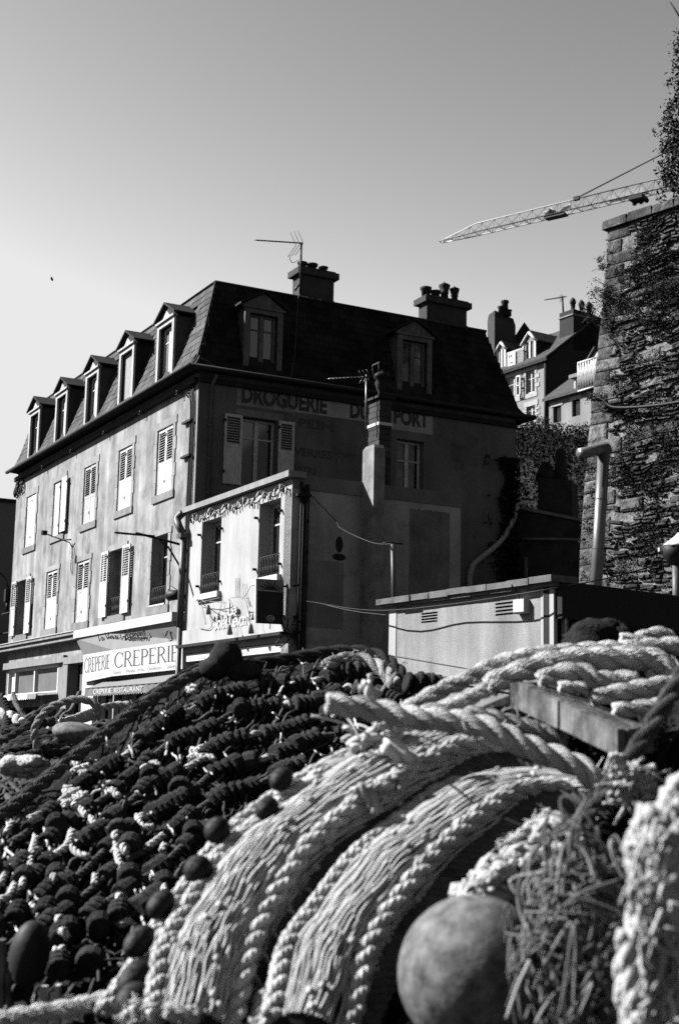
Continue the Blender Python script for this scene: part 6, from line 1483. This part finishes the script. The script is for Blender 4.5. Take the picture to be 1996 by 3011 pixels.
for k in range(90):
    c = D(*F3(1320 + rt.gauss(0, 45), 870 + rt.gauss(0, 40)), 2.5 + rt.gauss(0, .012))
    b.tube(cr([c, c + V((rt.gauss(0, .012), rt.gauss(0, .01), rt.gauss(0, .012))), c + V((rt.gauss(0, .02), rt.gauss(0, .01), rt.gauss(0, .02)))], 4), rt.uniform(.002, .0045), 5)
b.build('net_tuft', M['wool'], None, label='small pale tuft of net beside the slanting tarred rope', cat='net tuft')

# ---- left back heap: loops and lengths of rope
YBf = lambda y: YB(y) - .08
rope('big open loop of rope standing up from the left back heap', [D(*D2(x, y), 7.2) for x, y in ((390, 890), (340, 760), (322, 650), (345, 550), (420, 450), (520, 385), (650, 340), (770, 335), (860, 365), (912, 430), (880, 485), (780, 510), (680, 525), (570, 545))], .020, M['rope_grey'], 3, .15)
rope('second loop of the same tan rope rising at the left back heap', [D(*D2(x, y), 7.25) for x, y in ((-40, 740), (120, 660), (230, 590), (330, 480), (430, 410), (520, 390))], .018, M['rope_mid'], 3, .14)
G3 = 'rope lengths lying on the left back heap'
for lab, lst, mt, r in (('white rope length lying across the middle of the left back heap', [(350, 600), (430, 615), (520, 640), (610, 655), (700, 665)], 'rope_white', .022), ('white rope leading right from the big loop towards the bobbin heap', [(560, 545), (680, 510), (780, 470), (900, 425), (1010, 395), (1100, 382), (1200, 380)], 'rope_white', .020),
    ('short white rope below the grey float of the left back heap', [(690, 620), (720, 660), (765, 705)], 'rope_white', .025), ('white rope at the bottom of the left back heap', [(250, 825), (340, 800), (440, 785)], 'rope_white', .016), ('thick pale rope at the far left of the left back heap', [(-40, 470), (80, 500), (150, 540), (215, 580)], 'rope_white', .04),
    ('pale rope lying level at the left edge', [(-40, 850), (60, 845), (110, 840)], 'rope_grey', .02), ('white rope just left of the big loop', [(60, 580), (160, 580), (300, 555)], 'rope_white', .014), ('white rope inside the foot of the big loop', [(245, 640), (330, 635), (400, 645)], 'rope_white', .016), ('dark rope dangling at the left edge', [(20, 340), (60, 430), (75, 520), (50, 650)], 'rope_dark', .03), ('dark arched cord under the white rope', [(390, 870), (430, 780), (500, 720), (600, 690)], 'rope_mid', .016), ('pale twine bent upright at the left', [(125, 930), (110, 870), (118, 800), (135, 780)], 'rope_white', .016), ('thin light rope low in the left back heap', [(500, 765), (560, 757), (630, 750)], 'rope_white', .012)):
    rope(lab, [D(*D2(x, y), YBf(D2(x, y)[1])) for x, y in lst], r, M[mt], 3, r * 7, group=G3)
rr = random.Random(2)
for k in range(16):
    y = 590 + k * 20 + rr.uniform(-8, 8); x0 = rr.uniform(-60, 250); L = rr.uniform(250, 600)
    rope('%s dark rope lying level in the left back heap, %s from its crest' % (('thick', 'thin', 'slack', 'tarred')[k % 4], ('first', 'second', 'third', 'fourth', 'fifth', 'sixth', 'seventh', 'eighth', 'ninth', 'tenth', 'eleventh', 'twelfth', 'thirteenth', 'fourteenth', 'fifteenth', 'sixteenth')[k]), [D(*D2(min(x0 + L * j / 4, 820), y + rr.uniform(-10, 10) - 18 * j), YBf(D2(0, y)[1])) for j in range(5)], rr.uniform(.016, .03), M['rope_dark'] if k % 3 else M['rope_mid'], 3, .16, group=G3, smooth_n=4)
bf = D(*D2(720, 640), 7.0)
o = MB(); o.lathe(bf - V((.0, 0, .06)), (.15, 0, 1), [(.055 * (1 - math.cos(math.pi * i / 14)), max(.003, .135 * math.sin(math.pi * i / 14))) for i in range(15)], 22)
o.build('net_float', M['buoy'], None, label='flat grey float lying on the left back heap under the rope loop', cat='float')
b = MB()
for k in range(46): blob(b, D(*D2(rr.uniform(70, 380), rr.uniform(900, 1010) - .10 * 0), 5.0 + rr.gauss(0, .03)), .035, .03, .022, .4, 2.4, 9, 7, seed=k)
b.build('pale_net_patch', M['wool'], None, label='sunlit patch of pale bunched net beside the diagonal dark rope at the left', cat='net bunch')

# ---- bottom left: dark float, pallet posts, rope
df = D(*F4(235, 990), 3.35); b = MB()
b.lathe(df - V((.02, 0, .085)), (.1, 0, 1), [(.075 * (1 - math.cos(math.pi * i / 14)), max(.003, .046 * math.sin(math.pi * i / 14))) for i in range(15)], 22)
b.build('dark_float', M['buoy_dark'], None, label='dark oval float hanging in the shade at the bottom left', cat='float')
pal = thing('wooden_pallet', 'pale upright pallet boards glimpsed under the nets at the bottom left', 'pallet', D(*F4(150, 1380), 3.3).xy.to_3d())
for x0, x1, yt in ((-25, 25, 930), (35, 60, 1150), (262, 305, 1240), (360, 392, 1230)):
    part('board', M['wood'] if x0 < 100 else M['white_old'], pal, lambda b: b.prism([D(*F4(x0, yt), 3.2), D(*F4(x1, yt), 3.2), D(*F4(x1, 1700), 3.2), D(*F4(x0, 1700), 3.2)], V((0, .03, 0))))
rope('pale rope lying level along the bottom left corner', [D(*F4(x, y), 2.75) for x, y in ((-60, 1465), (60, 1440), (220, 1410), (400, 1385), (560, 1352), (680, 1325), (760, 1335), (800, 1380), (810, 1450), (830, 1560))], .0165, M['rope_white'], 3, .12, fuzz=40)
G4 = 'rope tails at the bottom edge'
for lab, lst in (('left of the pale rope tails hanging at the bottom edge', [(850, 1380), (880, 1430), (890, 1560)]), ('pale rope tail beside the head rope at the bottom edge', [(960, 1400), (985, 1460), (980, 1560)]), ('white frayed rope end at the foot of the upper net roll', [(1090, 1390), (1150, 1410), (1230, 1420), (1310, 1445)])):
    rope(lab, pts(F4, lst, 2.45), .015, M['rope_white'], 3, .11, group=G4, fuzz=30)
